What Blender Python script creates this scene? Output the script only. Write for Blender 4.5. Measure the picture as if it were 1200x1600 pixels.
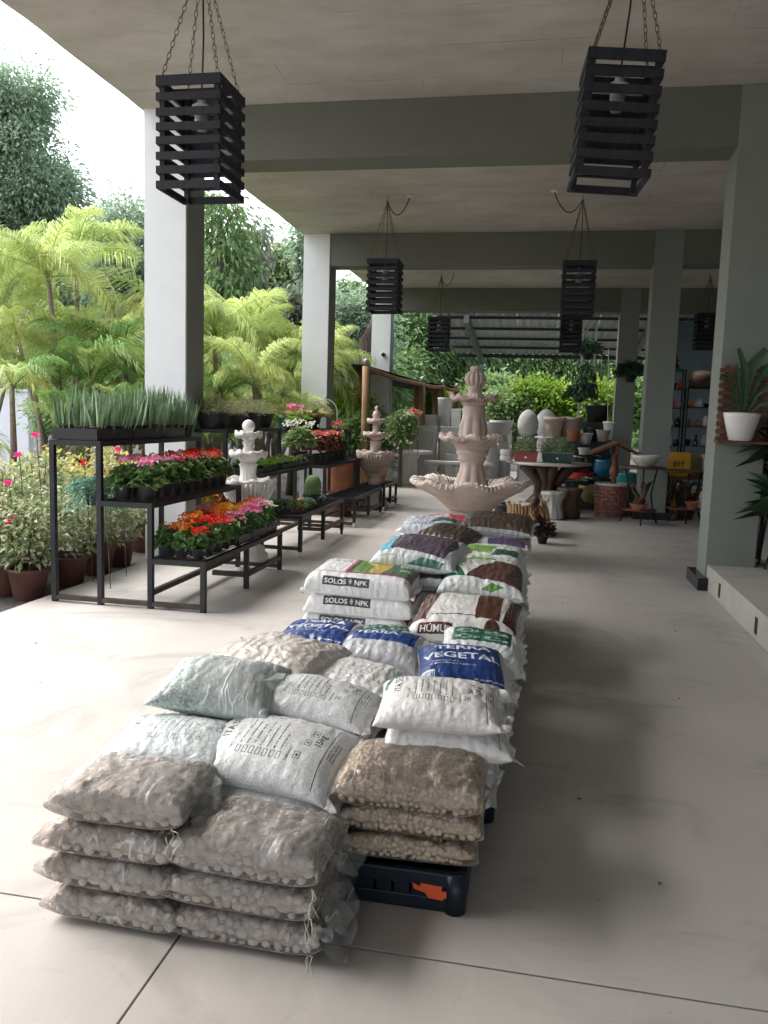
import bpy, bmesh, math, random
import numpy as np
from mathutils import Vector, Matrix, Euler, noise
random.seed(7); rng = np.random.default_rng(11)
PI = math.pi
sc = bpy.context.scene
for o in list(bpy.data.objects): bpy.data.objects.remove(o)
COL = sc.collection
# ------------------------------------------------------------------ camera
CH = 1.5; FPX = 1277.3; PITCH = 0.117614; ROLL = 0.0311459; YAW = -0.1871895
def _rm():
    c, s = math.cos, math.sin
    ry = np.array([[c(YAW), -s(YAW), 0], [s(YAW), c(YAW), 0], [0, 0, 1]])
    b = np.array([[1, 0, 0], [0, 0, -1], [0, 1, 0.]])
    rp = np.array([[1, 0, 0], [0, c(PITCH), -s(PITCH)], [0, s(PITCH), c(PITCH)]])
    rr = np.array([[c(ROLL), -s(ROLL), 0], [s(ROLL), c(ROLL), 0], [0, 0, 1]])
    return rr @ rp @ b @ ry
CR = _rm()
def at(u, v, y):                     # survey of the photograph: the point at depth y seen at pixel u, v
    d = CR.T @ np.array([(u-600)/FPX, (v-800)/FPX, 1.0]); k = y/d[1]
    return Vector((d[0]*k, y, CH+d[2]*k))
def fl(u, v, z=0.0):                 # same, on the level z
    d = CR.T @ np.array([(u-600)/FPX, (v-800)/FPX, 1.0]); k = (z-CH)/d[2]
    return Vector((d[0]*k, d[1]*k, z))
cam = bpy.data.cameras.new('camera'); co = bpy.data.objects.new('camera', cam); COL.objects.link(co)
cam.sensor_fit = 'VERTICAL'; cam.sensor_height = 36; cam.lens = 36*FPX/1600; cam.clip_end = 1500; cam.clip_start = .05
x, y, z = CR[0], CR[1], CR[2]
co.matrix_world = Matrix(((x[0], -y[0], -z[0], 0), (x[1], -y[1], -z[1], 0), (x[2], -y[2], -z[2], CH), (0, 0, 0, 1)))
sc.camera = co
# ------------------------------------------------------------------ light
SUN_EL = math.radians(54); SUN_AZ = math.radians(-84)      # azimuth from +Y towards +X
w = bpy.data.worlds.new('World'); sc.world = w; w.use_nodes = True
nt = w.node_tree; nt.nodes.clear()
out = nt.nodes.new('ShaderNodeOutputWorld'); bg = nt.nodes.new('ShaderNodeBackground')
sky = nt.nodes.new('ShaderNodeTexSky'); sky.sky_type = 'NISHITA'; sky.sun_disc = False
sky.sun_elevation = SUN_EL; sky.sun_rotation = SUN_AZ; sky.air_density = 1.0; sky.dust_density = 4.0; sky.ozone_density = 1.0
hs = nt.nodes.new('ShaderNodeHueSaturation'); hs.inputs['Saturation'].default_value = .4
nt.links.new(sky.outputs[0], hs.inputs['Color']); nt.links.new(hs.outputs[0], bg.inputs[0]); nt.links.new(bg.outputs[0], out.inputs[0])
bg.inputs[1].default_value = 0.15
sl = bpy.data.lights.new('sun', 'SUN'); sl.energy = .7; sl.angle = math.radians(36); sl.color = (1, .96, .9)
so = bpy.data.objects.new('sun', sl); COL.objects.link(so)
sd = Vector((math.sin(SUN_AZ)*math.cos(SUN_EL), math.cos(SUN_AZ)*math.cos(SUN_EL), math.sin(SUN_EL)))
so.rotation_euler = sd.to_track_quat('Z', 'Y').to_euler(); so.location = sd*50
sc.view_settings.view_transform = 'Standard'; sc.view_settings.look = 'None'
sc.view_settings.exposure = 1.86; sc.view_settings.gamma = 1; sc.view_settings.use_curve_mapping = False
sc.cycles.use_denoising = True; sc.cycles.max_bounces = 8; sc.cycles.transparent_max_bounces = 16
sc.cycles.diffuse_bounces = 5; sc.cycles.caustics_reflective = False; sc.cycles.caustics_refractive = False
sc.cycles.sample_clamp_indirect = 6
# ------------------------------------------------------------------ materials
def nodes(name):
    m = bpy.data.materials.new(name); m.use_nodes = True
    t = m.node_tree; return m, t, t.nodes['Principled BSDF']
def N(t, kind, **kw):
    n = t.nodes.new(kind)
    for k, v in kw.items():
        if k in n.inputs: n.inputs[k].default_value = v
        else: setattr(n, k, v)
    return n
def ramp(t, fac, stops):
    r = t.nodes.new('ShaderNodeValToRGB'); e = r.color_ramp.elements
    while len(e) < len(stops): e.new(.5)
    for q, (p, c) in zip(e, stops): q.position = p; q.color = (*c, 1)
    t.links.new(fac, r.inputs[0]); return r
def coords(t, scale=(1, 1, 1), rot=(0, 0, 0), rnd=False):
    tc = t.nodes.new('ShaderNodeTexCoord'); mp = t.nodes.new('ShaderNodeMapping')
    mp.inputs['Scale'].default_value = scale; mp.inputs['Rotation'].default_value = rot
    t.links.new(tc.outputs['Object'], mp.inputs[0])
    if rnd:
        oi = t.nodes.new('ShaderNodeObjectInfo'); cm = t.nodes.new('ShaderNodeCombineXYZ'); ml = t.nodes.new('ShaderNodeMath'); ml.operation = 'MULTIPLY'; ml.inputs[1].default_value = 37.0
        t.links.new(oi.outputs['Random'], ml.inputs[0]); [t.links.new(ml.outputs[0], cm.inputs[k]) for k in range(3)]; t.links.new(cm.outputs[0], mp.inputs['Location'])
    return mp.outputs[0]
def bump(t, p, h, s=.3, d=.01):
    b = N(t, 'ShaderNodeBump'); b.inputs['Strength'].default_value = s; b.inputs['Distance'].default_value = d
    t.links.new(h, b.inputs['Height']); t.links.new(b.outputs[0], p.inputs['Normal']); return b
def sh(c, k): return tuple(max(0, min(1, a*k)) for a in c)
def mat(name, c, rough=.7, scale=6, var=.18, bmp=.15, metal=0, spec=.4, stretch=(1, 1, 1), c2=None, detail=6, bd=.01, coat=0):
    m, t, p = nodes(name); co_ = coords(t, stretch)
    n = N(t, 'ShaderNodeTexNoise', Scale=scale, Detail=detail, Roughness=.6); t.links.new(co_, n.inputs[0])
    r = ramp(t, n.outputs[0], [(.3, sh(c, 1-var)), (.7, c2 or sh(c, 1+var))]); t.links.new(r.outputs[0], p.inputs['Base Color'])
    p.inputs['Roughness'].default_value = rough; p.inputs['Metallic'].default_value = metal
    p.inputs['Specular IOR Level'].default_value = spec; p.inputs['Coat Weight'].default_value = coat
    if bmp: 
        n2 = N(t, 'ShaderNodeTexNoise', Scale=scale*5, Detail=4); t.links.new(co_, n2.inputs[0]); bump(t, p, n2.outputs[0], bmp, bd)
    return m
def leafmat(name, cols, trans=.35, rough=.5, spec=.35):
    m, t, p = nodes(name)
    g = t.nodes.new('ShaderNodeNewGeometry'); k = len(cols)
    r = ramp(t, g.outputs['Random Per Island'], [(i/max(1, k-1), c) for i, c in enumerate(cols)])
    t.links.new(r.outputs[0], p.inputs['Base Color']); p.inputs['Roughness'].default_value = rough
    p.inputs['Specular IOR Level'].default_value = spec
    if trans:
        tr = t.nodes.new('ShaderNodeBsdfTranslucent'); mx = t.nodes.new('ShaderNodeMixShader'); mx.inputs[0].default_value = trans
        t.links.new(r.outputs[0], tr.inputs[0]); t.links.new(p.outputs[0], mx.inputs[1]); t.links.new(tr.outputs[0], mx.inputs[2])
        t.links.new(mx.outputs[0], t.nodes['Material Output'].inputs[0])
    return m
def concrete(name, c, c2, big=.7, fine=9, rough=.6, bmp=.12, stretch=(1, 1, 1), stain=None, bd=.006):
    m, t, p = nodes(name); co_ = coords(t, stretch)
    a = N(t, 'ShaderNodeTexNoise', Scale=big, Detail=8, Roughness=.62); t.links.new(co_, a.inputs[0])
    b = N(t, 'ShaderNodeTexNoise', Scale=fine, Detail=8, Roughness=.7); t.links.new(co_, b.inputs[0])
    mx = N(t, 'ShaderNodeMath', operation='ADD'); ml = N(t, 'ShaderNodeMath', operation='MULTIPLY'); ml.inputs[1].default_value = .5
    t.links.new(a.outputs[0], mx.inputs[0]); t.links.new(b.outputs[0], mx.inputs[1]); t.links.new(mx.outputs[0], ml.inputs[0])
    r = ramp(t, ml.outputs[0], [(.36, c), (.62, c2)])
    col = r.outputs[0]
    if stain:
        v = N(t, 'ShaderNodeTexNoise', Scale=stain[0], Detail=10, Roughness=.75); t.links.new(co_, v.inputs[0])
        rr = ramp(t, v.outputs[0], [(stain[1], (0, 0, 0)), (stain[1]+.12, (1, 1, 1))])
        q = N(t, 'ShaderNodeMix', data_type='RGBA'); t.links.new(rr.outputs[0], q.inputs[0]); t.links.new(col, q.inputs[6]); q.inputs[7].default_value = (*stain[2], 1)
        col = q.outputs[2]
    t.links.new(col, p.inputs['Base Color']); p.inputs['Roughness'].default_value = rough
    rr2 = ramp(t, b.outputs[0], [(.3, (rough-.12,)*3), (.7, (rough+.12,)*3)]); t.links.new(rr2.outputs[0], p.inputs['Roughness'])
    bump(t, p, b.outputs[0], bmp, bd); return m
M = {}
def floormat():
    m, t, p = nodes('polished concrete'); co_ = coords(t)
    def nz(sc_, det, st=(1, 1, 1), rot=(0, 0, 0), dis=0): n = N(t, 'ShaderNodeTexNoise', Scale=sc_, Detail=det, Roughness=.65, Distortion=dis); t.links.new(coords(t, st, rot), n.inputs[0]); return n.outputs[0]
    col = ramp(t, nz(.5, 9), [(.34, (.395, .37, .345)), (.64, (.48, .455, .43))]).outputs[0]
    def over(col, fac, c, mode='MIX'):
        q = N(t, 'ShaderNodeMix', data_type='RGBA', blend_type=mode); t.links.new(fac, q.inputs[0]); t.links.new(col, q.inputs[6]); q.inputs[7].default_value = (*c, 1); return q.outputs[2]
    col = over(col, ramp(t, nz(1.4, 10, dis=.8), [(.52, (0, 0, 0)), (.70, (.85, .85, .85))]).outputs[0], (.275, .255, .235))
    col = over(col, ramp(t, nz(3.2, 8, (1, .25, 1), (0, 0, .7), .6), [(.57, (0, 0, 0)), (.72, (.4, .4, .4))]).outputs[0], (.58, .555, .53))
    col = over(col, ramp(t, nz(2.6, 9, (.3, 1, 1), (0, 0, .25), .5), [(.58, (0, 0, 0)), (.72, (.7, .7, .7))]).outputs[0], (.235, .22, .205))
    col = over(col, ramp(t, nz(26, 3), [(.70, (0, 0, 0)), (.745, (.8, .8, .8))]).outputs[0], (.24, .21, .19))
    t.links.new(col, p.inputs['Base Color']); rg = ramp(t, nz(2, 8), [(.3, (.36,)*3), (.7, (.58,)*3)]); t.links.new(rg.outputs[0], p.inputs['Roughness']); bump(t, p, nz(12, 8), .06, .005); return m
M['floor'] = floormat()
M['joint'] = mat('joint dirt', (.03, .028, .025), .9)
M['platform'] = concrete('platform concrete', (.36, .35, .31), (.5, .48, .43), 2, 12, .6, .1, stain=(3, .58, (.25, .23, .2)))
M['drain'] = mat('drain hole', (.012, .014, .016), .6, bmp=0)
M['soil'] = mat('soil gravel', (.11, .1, .095), .95, 30, .55, .8, bd=.03)
def ceilmat():
    m, t, p = nodes('board marked concrete'); co_ = coords(t, (.8, 2.4, 1))
    a = N(t, 'ShaderNodeTexNoise', Scale=1.6, Detail=10, Roughness=.68); t.links.new(co_, a.inputs[0])
    c2 = coords(t, (1, 1, 1)); b = N(t, 'ShaderNodeTexNoise', Scale=.8, Detail=8, Roughness=.6); t.links.new(c2, b.inputs[0])
    r = ramp(t, a.outputs[0], [(.3, (.47, .445, .405)), (.5, (.57, .545, .50)), (.7, (.63, .605, .565))])
    r2 = ramp(t, b.outputs[0], [(.36, (.74, .71, .68)), (.62, (1, 1, 1))])
    q = N(t, 'ShaderNodeMix', data_type='RGBA', blend_type='MULTIPLY'); q.inputs[0].default_value = .8
    t.links.new(r.outputs[0], q.inputs[6]); t.links.new(r2.outputs[0], q.inputs[7])
    # formwork board joints, broken up by patches, then dark scratches
    bk = N(t, 'ShaderNodeTexBrick', Scale=1); bk.inputs['Mortar Size'].default_value = .006; bk.inputs['Brick Width'].default_value = 2.4; bk.inputs['Row Height'].default_value = .62; bk.inputs['Mortar Smooth'].default_value = .3; t.links.new(c2, bk.inputs[0])
    pm = N(t, 'ShaderNodeTexNoise', Scale=1.7, Detail=5); t.links.new(c2, pm.inputs[0]); pr_ = ramp(t, pm.outputs[0], [(.48, (0, 0, 0)), (.6, (.75, .75, .75))])
    mm = N(t, 'ShaderNodeMath', operation='MULTIPLY'); t.links.new(bk.outputs['Fac'], mm.inputs[0]); t.links.new(pr_.outputs[0], mm.inputs[1])
    qb = N(t, 'ShaderNodeMix', data_type='RGBA'); t.links.new(mm.outputs[0], qb.inputs[0]); t.links.new(q.outputs[2], qb.inputs[6]); qb.inputs[7].default_value = (.22, .195, .17, 1)
    st_ = N(t, 'ShaderNodeTexNoise', Scale=2.6, Detail=12, Roughness=.75, Distortion=1.2); t.links.new(c2, st_.inputs[0]); sr_ = ramp(t, st_.outputs[0], [(.6, (0, 0, 0)), (.72, (.7, .7, .7))])
    qs = N(t, 'ShaderNodeMix', data_type='RGBA'); t.links.new(sr_.outputs[0], qs.inputs[0]); t.links.new(qb.outputs[2], qs.inputs[6]); qs.inputs[7].default_value = (.31, .28, .245, 1); q = qs
    c3 = coords(t, (.6, 7, 1), (0, 0, .1)); v = N(t, 'ShaderNodeTexNoise', Scale=2.2, Detail=12, Roughness=.8); t.links.new(c3, v.inputs[0])
    r3 = ramp(t, v.outputs[0], [(.63, (0, 0, 0)), (.68, (1, 1, 1))])
    q2 = N(t, 'ShaderNodeMix', data_type='RGBA'); t.links.new(r3.outputs[0], q2.inputs[0]); t.links.new(q.outputs[2], q2.inputs[6]); q2.inputs[7].default_value = (.17, .145, .12, 1)
    t.links.new(q2.outputs[2], p.inputs['Base Color']); p.inputs['Roughness'].default_value = .6; bump(t, p, a.outputs[0], .25, .012); return m
M['ceil'] = ceilmat()
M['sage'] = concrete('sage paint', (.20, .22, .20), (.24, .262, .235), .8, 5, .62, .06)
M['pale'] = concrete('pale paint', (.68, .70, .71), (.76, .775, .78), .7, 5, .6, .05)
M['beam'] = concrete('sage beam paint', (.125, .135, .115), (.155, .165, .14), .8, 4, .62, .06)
M['plinth'] = mat('black tile', (.012, .014, .018), .25, bmp=0)
M['wall'] = mat('blue grey wall', (.22, .275, .305), .8, 2)
M['lampwood'] = mat('dark stained wood', (.023, .023, .03), .6, 3, .3, .25, stretch=(8, 8, 1.2), spec=.3)
M['chain'] = mat('aged brass chain', (.16, .12, .06), .45, metal=.9, bmp=0)
M['cord'] = mat('black cable', (.01, .01, .01), .5, bmp=0)
M['white plastic'] = mat('white plastic', (.75, .74, .72), .35, bmp=0, var=.04)
M['bulb'] = mat('frosted bulb glass', (.32, .32, .31), .25, bmp=0, var=.02)
M['steel'] = mat('black painted steel', (.010, .013, .019), .5, 9, .5, .05, spec=.35, c2=(.02, .02, .022))
M['rust steel'] = mat('worn dark steel', (.03, .024, .02), .5, 7, .4, .05, c2=(.075, .055, .045))
M['black pot'] = mat('black plastic pot', (.012, .013, .016), .45, bmp=.03)
M['brown pot'] = mat('brown plastic pot', (.11, .045, .035), .55, 4, .22, .04, c2=(.15, .07, .055))
M['terracotta'] = mat('terracotta', (.42, .17, .085), .75, 5, .18, .1)
M['earth'] = mat('potting earth', (.03, .022, .016), .95, 40, .4, .6)
M['stone pink'] = mat('pinkish cast stone', (.50, .40, .345), .85, 5, .14, .35, c2=(.58, .48, .43), bd=.006)
M['stone white'] = mat('white cast stone', (.74, .73, .70), .85, 6, .1, .35, bd=.006)
M['stone grey'] = concrete('grey cast stone', (.48, .48, .47), (.62, .62, .6), 3, 14, .85, .25, stain=(5, .62, (.25, .25, .24)))
M['wood post'] = mat('weathered post wood', (.27, .15, .075), .85, 3, .3, .5, stretch=(6, 6, .8), c2=(.38, .24, .13))
M['dark wood'] = mat('dark root wood', (.085, .05, .035), .6, 4, .4, .6, stretch=(4, 4, 1.2))
M['red wood'] = mat('red brown slats', (.13, .055, .035), .6, 4, .3, .2, stretch=(1, 6, 6))
M['net'] = mat('black shade net', (.03, .03, .032), .9, 30, .3, .2)
M['metal sheet'] = mat('ribbed metal sheet', (.5, .55, .53), .55, 2, .1, .03)
M['purlin'] = mat('dark green steel', (.035, .05, .045), .5, bmp=0)
M['bark'] = mat('bark', (.13, .1, .08), .95, 4, .4, .9, stretch=(4, 4, .7), bd=.03)
M['palm bark'] = mat('palm trunk', (.2, .16, .12), .9, 2, .3, .6, stretch=(1, 1, 9), bd=.02)
M['white wall'] = mat('white rendered wall', (.74, .76, .8), .8, 2, .06)
M['cream glaze'] = mat('cream glaze', (.62, .63, .55), .2, 3, .06, 0, coat=.5)
M['yellow glaze'] = mat('yellow glaze', (.72, .36, .012), .22, 5, .2, .05, coat=.6)
M['blue glaze'] = mat('blue glaze', (.01, .13, .24), .25, 4, .3, .05, coat=.6)
M['teal glaze'] = mat('teal glaze', (.04, .3, .33), .3, 4, .3, .05, coat=.6)
M['green glaze'] = mat('dark green glaze', (.012, .06, .05), .2, 4, .3, .03, coat=.6)
M['olive glaze'] = mat('olive yellow glaze', (.3, .27, .09), .3, 4, .25, .05, coat=.4)
M['black glaze'] = mat('black glaze', (.01, .011, .014), .12, bmp=0, coat=.6)
M['brick'] = mat('wrapped brick', (.26, .1, .08), .4, 8, .25, .2, coat=.4)
M['blue crate'] = mat('dark blue crate plastic', (.006, .011, .022), .4, 4, .35, .05)
M['orange'] = mat('orange label', (.75, .11, .035), .5, 8, .15, .05)
M['thread'] = mat('white thread', (.6, .58, .52), .8, bmp=0)
M['red plastic'] = mat('red plastic', (.5, .03, .03), .4, bmp=0)
M['planter red'] = mat('red planter', (.3, .07, .055), .5, bmp=.03)
LEAF = {
 'dark tree': leafmat('dark tree leaf', [(.21, .31, .21), (.30, .42, .28), (.44, .56, .40), (.24, .35, .23)], .45),
 'mid tree': leafmat('mid tree leaf', [(.12, .22, .09), (.19, .31, .12), (.27, .39, .16)], .45),
 'light tree': leafmat('light tree leaf', [(.17, .27, .11), (.24, .35, .14), (.31, .42, .19), (.2, .3, .13)], .45),
 'lime bush': leafmat('lime bush leaf', [(.13, .24, .025), (.2, .34, .04), (.28, .40, .06)], .4),
 'grey tree': leafmat('grey green leaf', [(.17, .21, .16), (.25, .29, .21), (.32, .33, .26)], .4),
 'palm': leafmat('areca leaflet', [(.36, .48, .13), (.48, .58, .20), (.60, .66, .28), (.40, .53, .16)], .5),
 'palm green': leafmat('green palm leaflet', [(.10, .22, .05), (.16, .31, .07), (.24, .38, .1)], .4),
 'palm gold': leafmat('golden palm leaflet', [(.48, .53, .17), (.62, .62, .26), (.42, .52, .15)], .5),
 'cream': leafmat('cream variegated leaf', [(.12, .20, .08), (.46, .48, .28), (.62, .61, .42), (.17, .26, .10), (.22, .31, .14), (.55, .55, .36)], .3),
 'yellowcream': leafmat('yellow variegated leaf', [(.2, .24, .05), (.6, .54, .2), (.45, .44, .12), (.62, .58, .28)], .35),
 'snake': leafmat('snake plant blade', [(.13, .23, .11), (.22, .35, .19), (.33, .45, .29), (.17, .28, .14)], .15, .4),
 'kal': leafmat('fleshy green leaf', [(.07, .15, .05), (.11, .22, .07), (.17, .3, .1)], .25, .35),
 'geranium': leafmat('soft green leaf', [(.06, .13, .035), (.1, .19, .05), (.15, .25, .08)], .3),
 'seedling': leafmat('seedling leaf', [(.14, .27, .03), (.2, .36, .05), (.1, .2, .03)], .4),
 'fine': leafmat('fine grey green sprig', [(.12, .17, .08), (.2, .25, .11), (.28, .3, .16), (.3, .2, .13)], .3),
 'bluegreen': leafmat('blue green leaf', [(.10, .22, .16), (.18, .34, .25), (.26, .44, .34)], .35),
 'redleaf': leafmat('bronze red leaf', [(.10, .03, .025), (.18, .05, .03), (.12, .09, .03), (.3, .06, .04)], .3),
 'croton': leafmat('croton leaf', [(.5, .26, .02), (.55, .12, .02), (.2, .2, .03), (.45, .36, .03), (.12, .08, .03)], .3),
 'bromeliad': leafmat('striped bromeliad leaf', [(.5, .46, .2), (.22, .28, .06), (.58, .52, .28), (.34, .16, .08)], .3),
 'fern': leafmat('dark fern leaf', [(.03, .075, .04), (.05, .11, .055), (.07, .14, .07)], .2),
 'dark plum': leafmat('dark plum leaf', [(.03, .015, .018), (.06, .02, .025), (.03, .03, .02)], .15),
 'purple': leafmat('purple leaf', [(.16, .04, .12), (.25, .07, .18), (.1, .12, .05)], .3),
 'red fl': leafmat('red petals', [(.62, .02, .012), (.72, .035, .02), (.5, .012, .01)], .25),
 'crimson fl': leafmat('crimson petals', [(.35, .01, .03), (.5, .02, .05), (.42, .03, .03)], .25),
 'orange fl': leafmat('orange petals', [(.75, .18, .015), (.8, .27, .02), (.62, .1, .012)], .25),
 'yellow fl': leafmat('yellow petals', [(.72, .42, .02), (.6, .3, .015)], .25),
 'pink fl': leafmat('pink petals', [(.75, .2, .38), (.8, .34, .5), (.68, .12, .3), (.85, .5, .6)], .3),
 'salmon fl': leafmat('salmon petals', [(.72, .15, .12), (.78, .26, .2), (.6, .12, .14)], .3),
 'white fl': leafmat('white petals', [(.8, .8, .72), (.72, .76, .6)], .3),
 'magenta fl': leafmat('magenta bracts', [(.8, .02, .2), (.9, .06, .32), (.7, .02, .24)], .35),
}
# ------------------------------------------------------------------ mesh helpers
class MB:
    def __init__(s): s.v = []; s.f = []
    def add(s, vs, fs):
        b = len(s.v); s.v += [tuple(p) for p in vs]; s.f += [tuple(b+i for i in q) for q in fs]
    def box(s, x0, x1, y0, y1, z0, z1):
        s.add([(x0,y0,z0),(x1,y0,z0),(x1,y1,z0),(x0,y1,z0),(x0,y0,z1),(x1,y0,z1),(x1,y1,z1),(x0,y1,z1)],
              [(3,2,1,0),(4,5,6,7),(0,1,5,4),(1,2,6,5),(2,3,7,6),(3,0,4,7)])
    def obox(s, c, size, R):
        a, b, d = (q/2 for q in size); pts = [Vector(c)+R@Vector((i*a, j*b, k*d)) for k in (-1, 1) for i, j in ((-1,-1),(1,-1),(1,1),(-1,1))]
        s.add(pts, [(3,2,1,0),(4,5,6,7),(0,1,5,4),(1,2,6,5),(2,3,7,6),(3,0,4,7)])
    def bar(s, p, q, w, h=None):
        p = Vector(p); q = Vector(q); d = q-p; R = d.to_track_quat('Y', 'Z').to_matrix(); s.obox((p+q)/2, (w, d.length, h or w), R)
    def tube(s, pts, r, n=8, cap=True):
        pts = [Vector(p) for p in pts]; k = len(pts); rs = r if isinstance(r, (list, tuple)) else [r]*k
        b = len(s.v); up = Vector((.13, .27, .95))
        for i, p in enumerate(pts):
            d = (pts[min(i+1, k-1)]-pts[max(i-1, 0)]).normalized(); a = d.cross(up)
            if a.length < 1e-3: a = d.cross(Vector((1, 0, 0)))
            a.normalize(); c = d.cross(a)
            for j in range(n):
                t = 2*PI*j/n; s.v.append(tuple(p+(a*math.cos(t)+c*math.sin(t))*rs[i]))
        for i in range(k-1):
            for j in range(n):
                s.f.append((b+i*n+j, b+(i+1)*n+j, b+(i+1)*n+(j+1) % n, b+i*n+(j+1) % n))
        if cap:
            s.f.append(tuple(b+j for j in range(n))); s.f.append(tuple(b+(k-1)*n+n-1-j for j in range(n)))
    def lathe(s, prof, n=24, fn=None, c=(0, 0, 0)):
        b = len(s.v); k = len(prof)
        for i, (r, z) in enumerate(prof):
            for j in range(n):
                t = 2*PI*j/n; rr, dz = (r, 0) if fn is None else fn(i, t, r, z)
                s.v.append((c[0]+rr*math.cos(t), c[1]+rr*math.sin(t), c[2]+z+dz))
        for i in range(k-1):
            for j in range(n): s.f.append((b+i*n+j, b+i*n+(j+1) % n, b+(i+1)*n+(j+1) % n, b+(i+1)*n+j))
        s.f.append(tuple(b+n-1-j for j in range(n))); s.f.append(tuple(b+(k-1)*n+j for j in range(n)))
    def ball(s, c, r, n=10, m=6, sq=(1, 1, 1)):
        s.lathe_ball(c, r, n, m, sq)
    def lathe_ball(s, c, r, n, m, sq):
        b = len(s.v)
        for i in range(m+1):
            a = -PI/2+PI*i/m
            for j in range(n):
                t = 2*PI*j/n; s.v.append((c[0]+r*math.cos(a)*math.cos(t)*sq[0], c[1]+r*math.cos(a)*math.sin(t)*sq[1], c[2]+r*math.sin(a)*sq[2]))
        for i in range(m):
            for j in range(n): s.f.append((b+i*n+j, b+i*n+(j+1) % n, b+(i+1)*n+(j+1) % n, b+(i+1)*n+j))
    def mesh(s, name, m, smooth=False, bevel=0):
        me = bpy.data.meshes.new(name); me.from_pydata(s.v, [], s.f)
        if bevel:
            bm = bmesh.new(); bm.from_mesh(me); bmesh.ops.bevel(bm, geom=bm.edges[:], offset=bevel, segments=2, affect='EDGES', profile=.7); bm.to_mesh(me); bm.free()
        me.materials.append(m)
        if smooth: me.shade_smooth()
        return me
    def build(s, name, m, parent=None, smooth=False, bevel=0, loc=(0, 0, 0)):
        return link(name, s.mesh(name, m, smooth, bevel), parent, loc)
def link(name, me, parent=None, loc=(0, 0, 0), rot=None):
    o = bpy.data.objects.new(name, me); COL.objects.link(o); o.location = loc
    if parent: o.parent = parent
    if rot is not None: o.rotation_euler = rot
    return o
def tag(o, label, cat, group=None):
    o['label'] = label; o['category'] = cat
    if group: o['group'] = group
    return o
def thing(name, label, cat, loc=(0, 0, 0), rz=0, group=None):
    o = bpy.data.objects.new(name, None); COL.objects.link(o); o.location = loc; o.rotation_euler = (0, 0, rz); o.empty_display_size = .1
    return tag(o, label, cat, group)
KIDS = {}
def copy_tree(o, parent=None):
    c = o.copy(); COL.objects.link(c); c.parent = parent
    for ch in [q for q in bpy.data.objects if q.parent == o]: copy_tree(ch, c)
    return c
def dup(o, label, loc, rz=0, group=None, scale=None):
    c = copy_tree(o); c.location = loc; c.rotation_euler = (0, 0, rz); c['label'] = label
    if group: c['group'] = group
    if scale: c.scale = (scale,)*3
    return c
def tri_mesh(name, V, F, m, smooth=False):       # numpy verts (n,3), faces (k,q)
    me = bpy.data.meshes.new(name); q = F.shape[1]
    me.vertices.add(len(V)); me.vertices.foreach_set('co', V.astype(np.float32).ravel())
    me.loops.add(F.size); me.loops.foreach_set('vertex_index', F.astype(np.int32).ravel())
    me.polygons.add(len(F)); me.polygons.foreach_set('loop_start', np.arange(0, F.size, q, dtype=np.int32))
    me.update(calc_edges=True); me.materials.append(m)
    if smooth: me.shade_smooth()
    return me
def unit(a): return a/np.maximum(1e-9, np.linalg.norm(a, axis=1))[:, None]
def leaves(P, D, L, W, up=None, droop=.15, fold=.12):
    """leaf blades: base P, direction D, length L, width W -> verts, tris (4 verts, 2 tris each)"""
    n = len(P); D = unit(D); up = rng.normal(size=(n, 3))*.5+np.array([0, 0, 1.]) if up is None else up
    S = unit(np.cross(D, up)); Nn = np.cross(S, D); L = np.broadcast_to(L, n)[:, None]; W = np.broadcast_to(W, n)[:, None]
    a = P; t = P+D*L+np.array([0, 0, -1.])*L*droop
    mid = P+D*L*.45+Nn*L*.04
    l = mid+S*W/2+Nn*W*fold; r = mid-S*W/2+Nn*W*fold
    V = np.stack([a, l, t, r], 1).reshape(-1, 3); b = np.arange(n)[:, None]*4
    return V, np.concatenate([b+[[0, 2, 1]], b+[[0, 3, 2]]], 0)
def cat_mesh(parts):
    Vs, Fs, k = [], [], 0
    for V, F in parts: Vs.append(V); Fs.append(F+k); k += len(V)
    return np.concatenate(Vs), np.concatenate(Fs)
def sph(n): return unit(rng.normal(size=(n, 3)))
# ------------------------------------------------------------------ setting
soil = MB(); soil.add([(-420, -200, -.07), (420, -200, -.07), (420, 700, -.07), (-420, 700, -.07)], [(0, 1, 2, 3)])
link('soil', soil.mesh('soil', M['soil']))['kind'] = 'structure'
b = MB(); b.box(-16, -4.3, -20, 4.6, -.3, -.045); b.box(-4.29, 14, -20, -7.8, -.3, -.046); bounce = b.build('unseen_bounce_ground', concrete('pale bounce ground', (.40, .385, .36), (.5, .48, .45), .5, 6, .8, .1)); bounce['kind'] = 'structure'  # unseen pale ground, added to bounce daylight onto column fronts and ceiling
fb = MB(); fb.box(-3.77, 6.4, -7.6, 23.9, -.3, -.012); floor = fb.build('floor', M['joint']); floor['kind'] = 'structure'
xs = [-3.78, -.945, 2.2, 6.4]; ys = [-7.7, 2.11, 7.9, 13.45, 19.0, 24]
for i in range(3):
    for j in range(5):
        if j > 1 and i: continue
        b = MB(); g = .0035; b.box(xs[i]+g, (6.4 if j > 1 else xs[i+1])-g, ys[j]+g, ys[j+1]-g, -.2, 0); b.build('slab', M['floor'], floor, bevel=.002)
b = MB(); b.box(1.556, 6.39, -5.8, 8.35, .002, .227); plat = b.build('raised_platform', M['platform'], bevel=.006); plat['kind'] = 'structure'
for yy in (7.28, 6.05, 4.8, 3.5): 
    b = MB(); b.box(1.5535, 1.57, yy-.035, yy+.035, .045, .165); b.build('drain_slot', M['drain'], plat)
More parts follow.
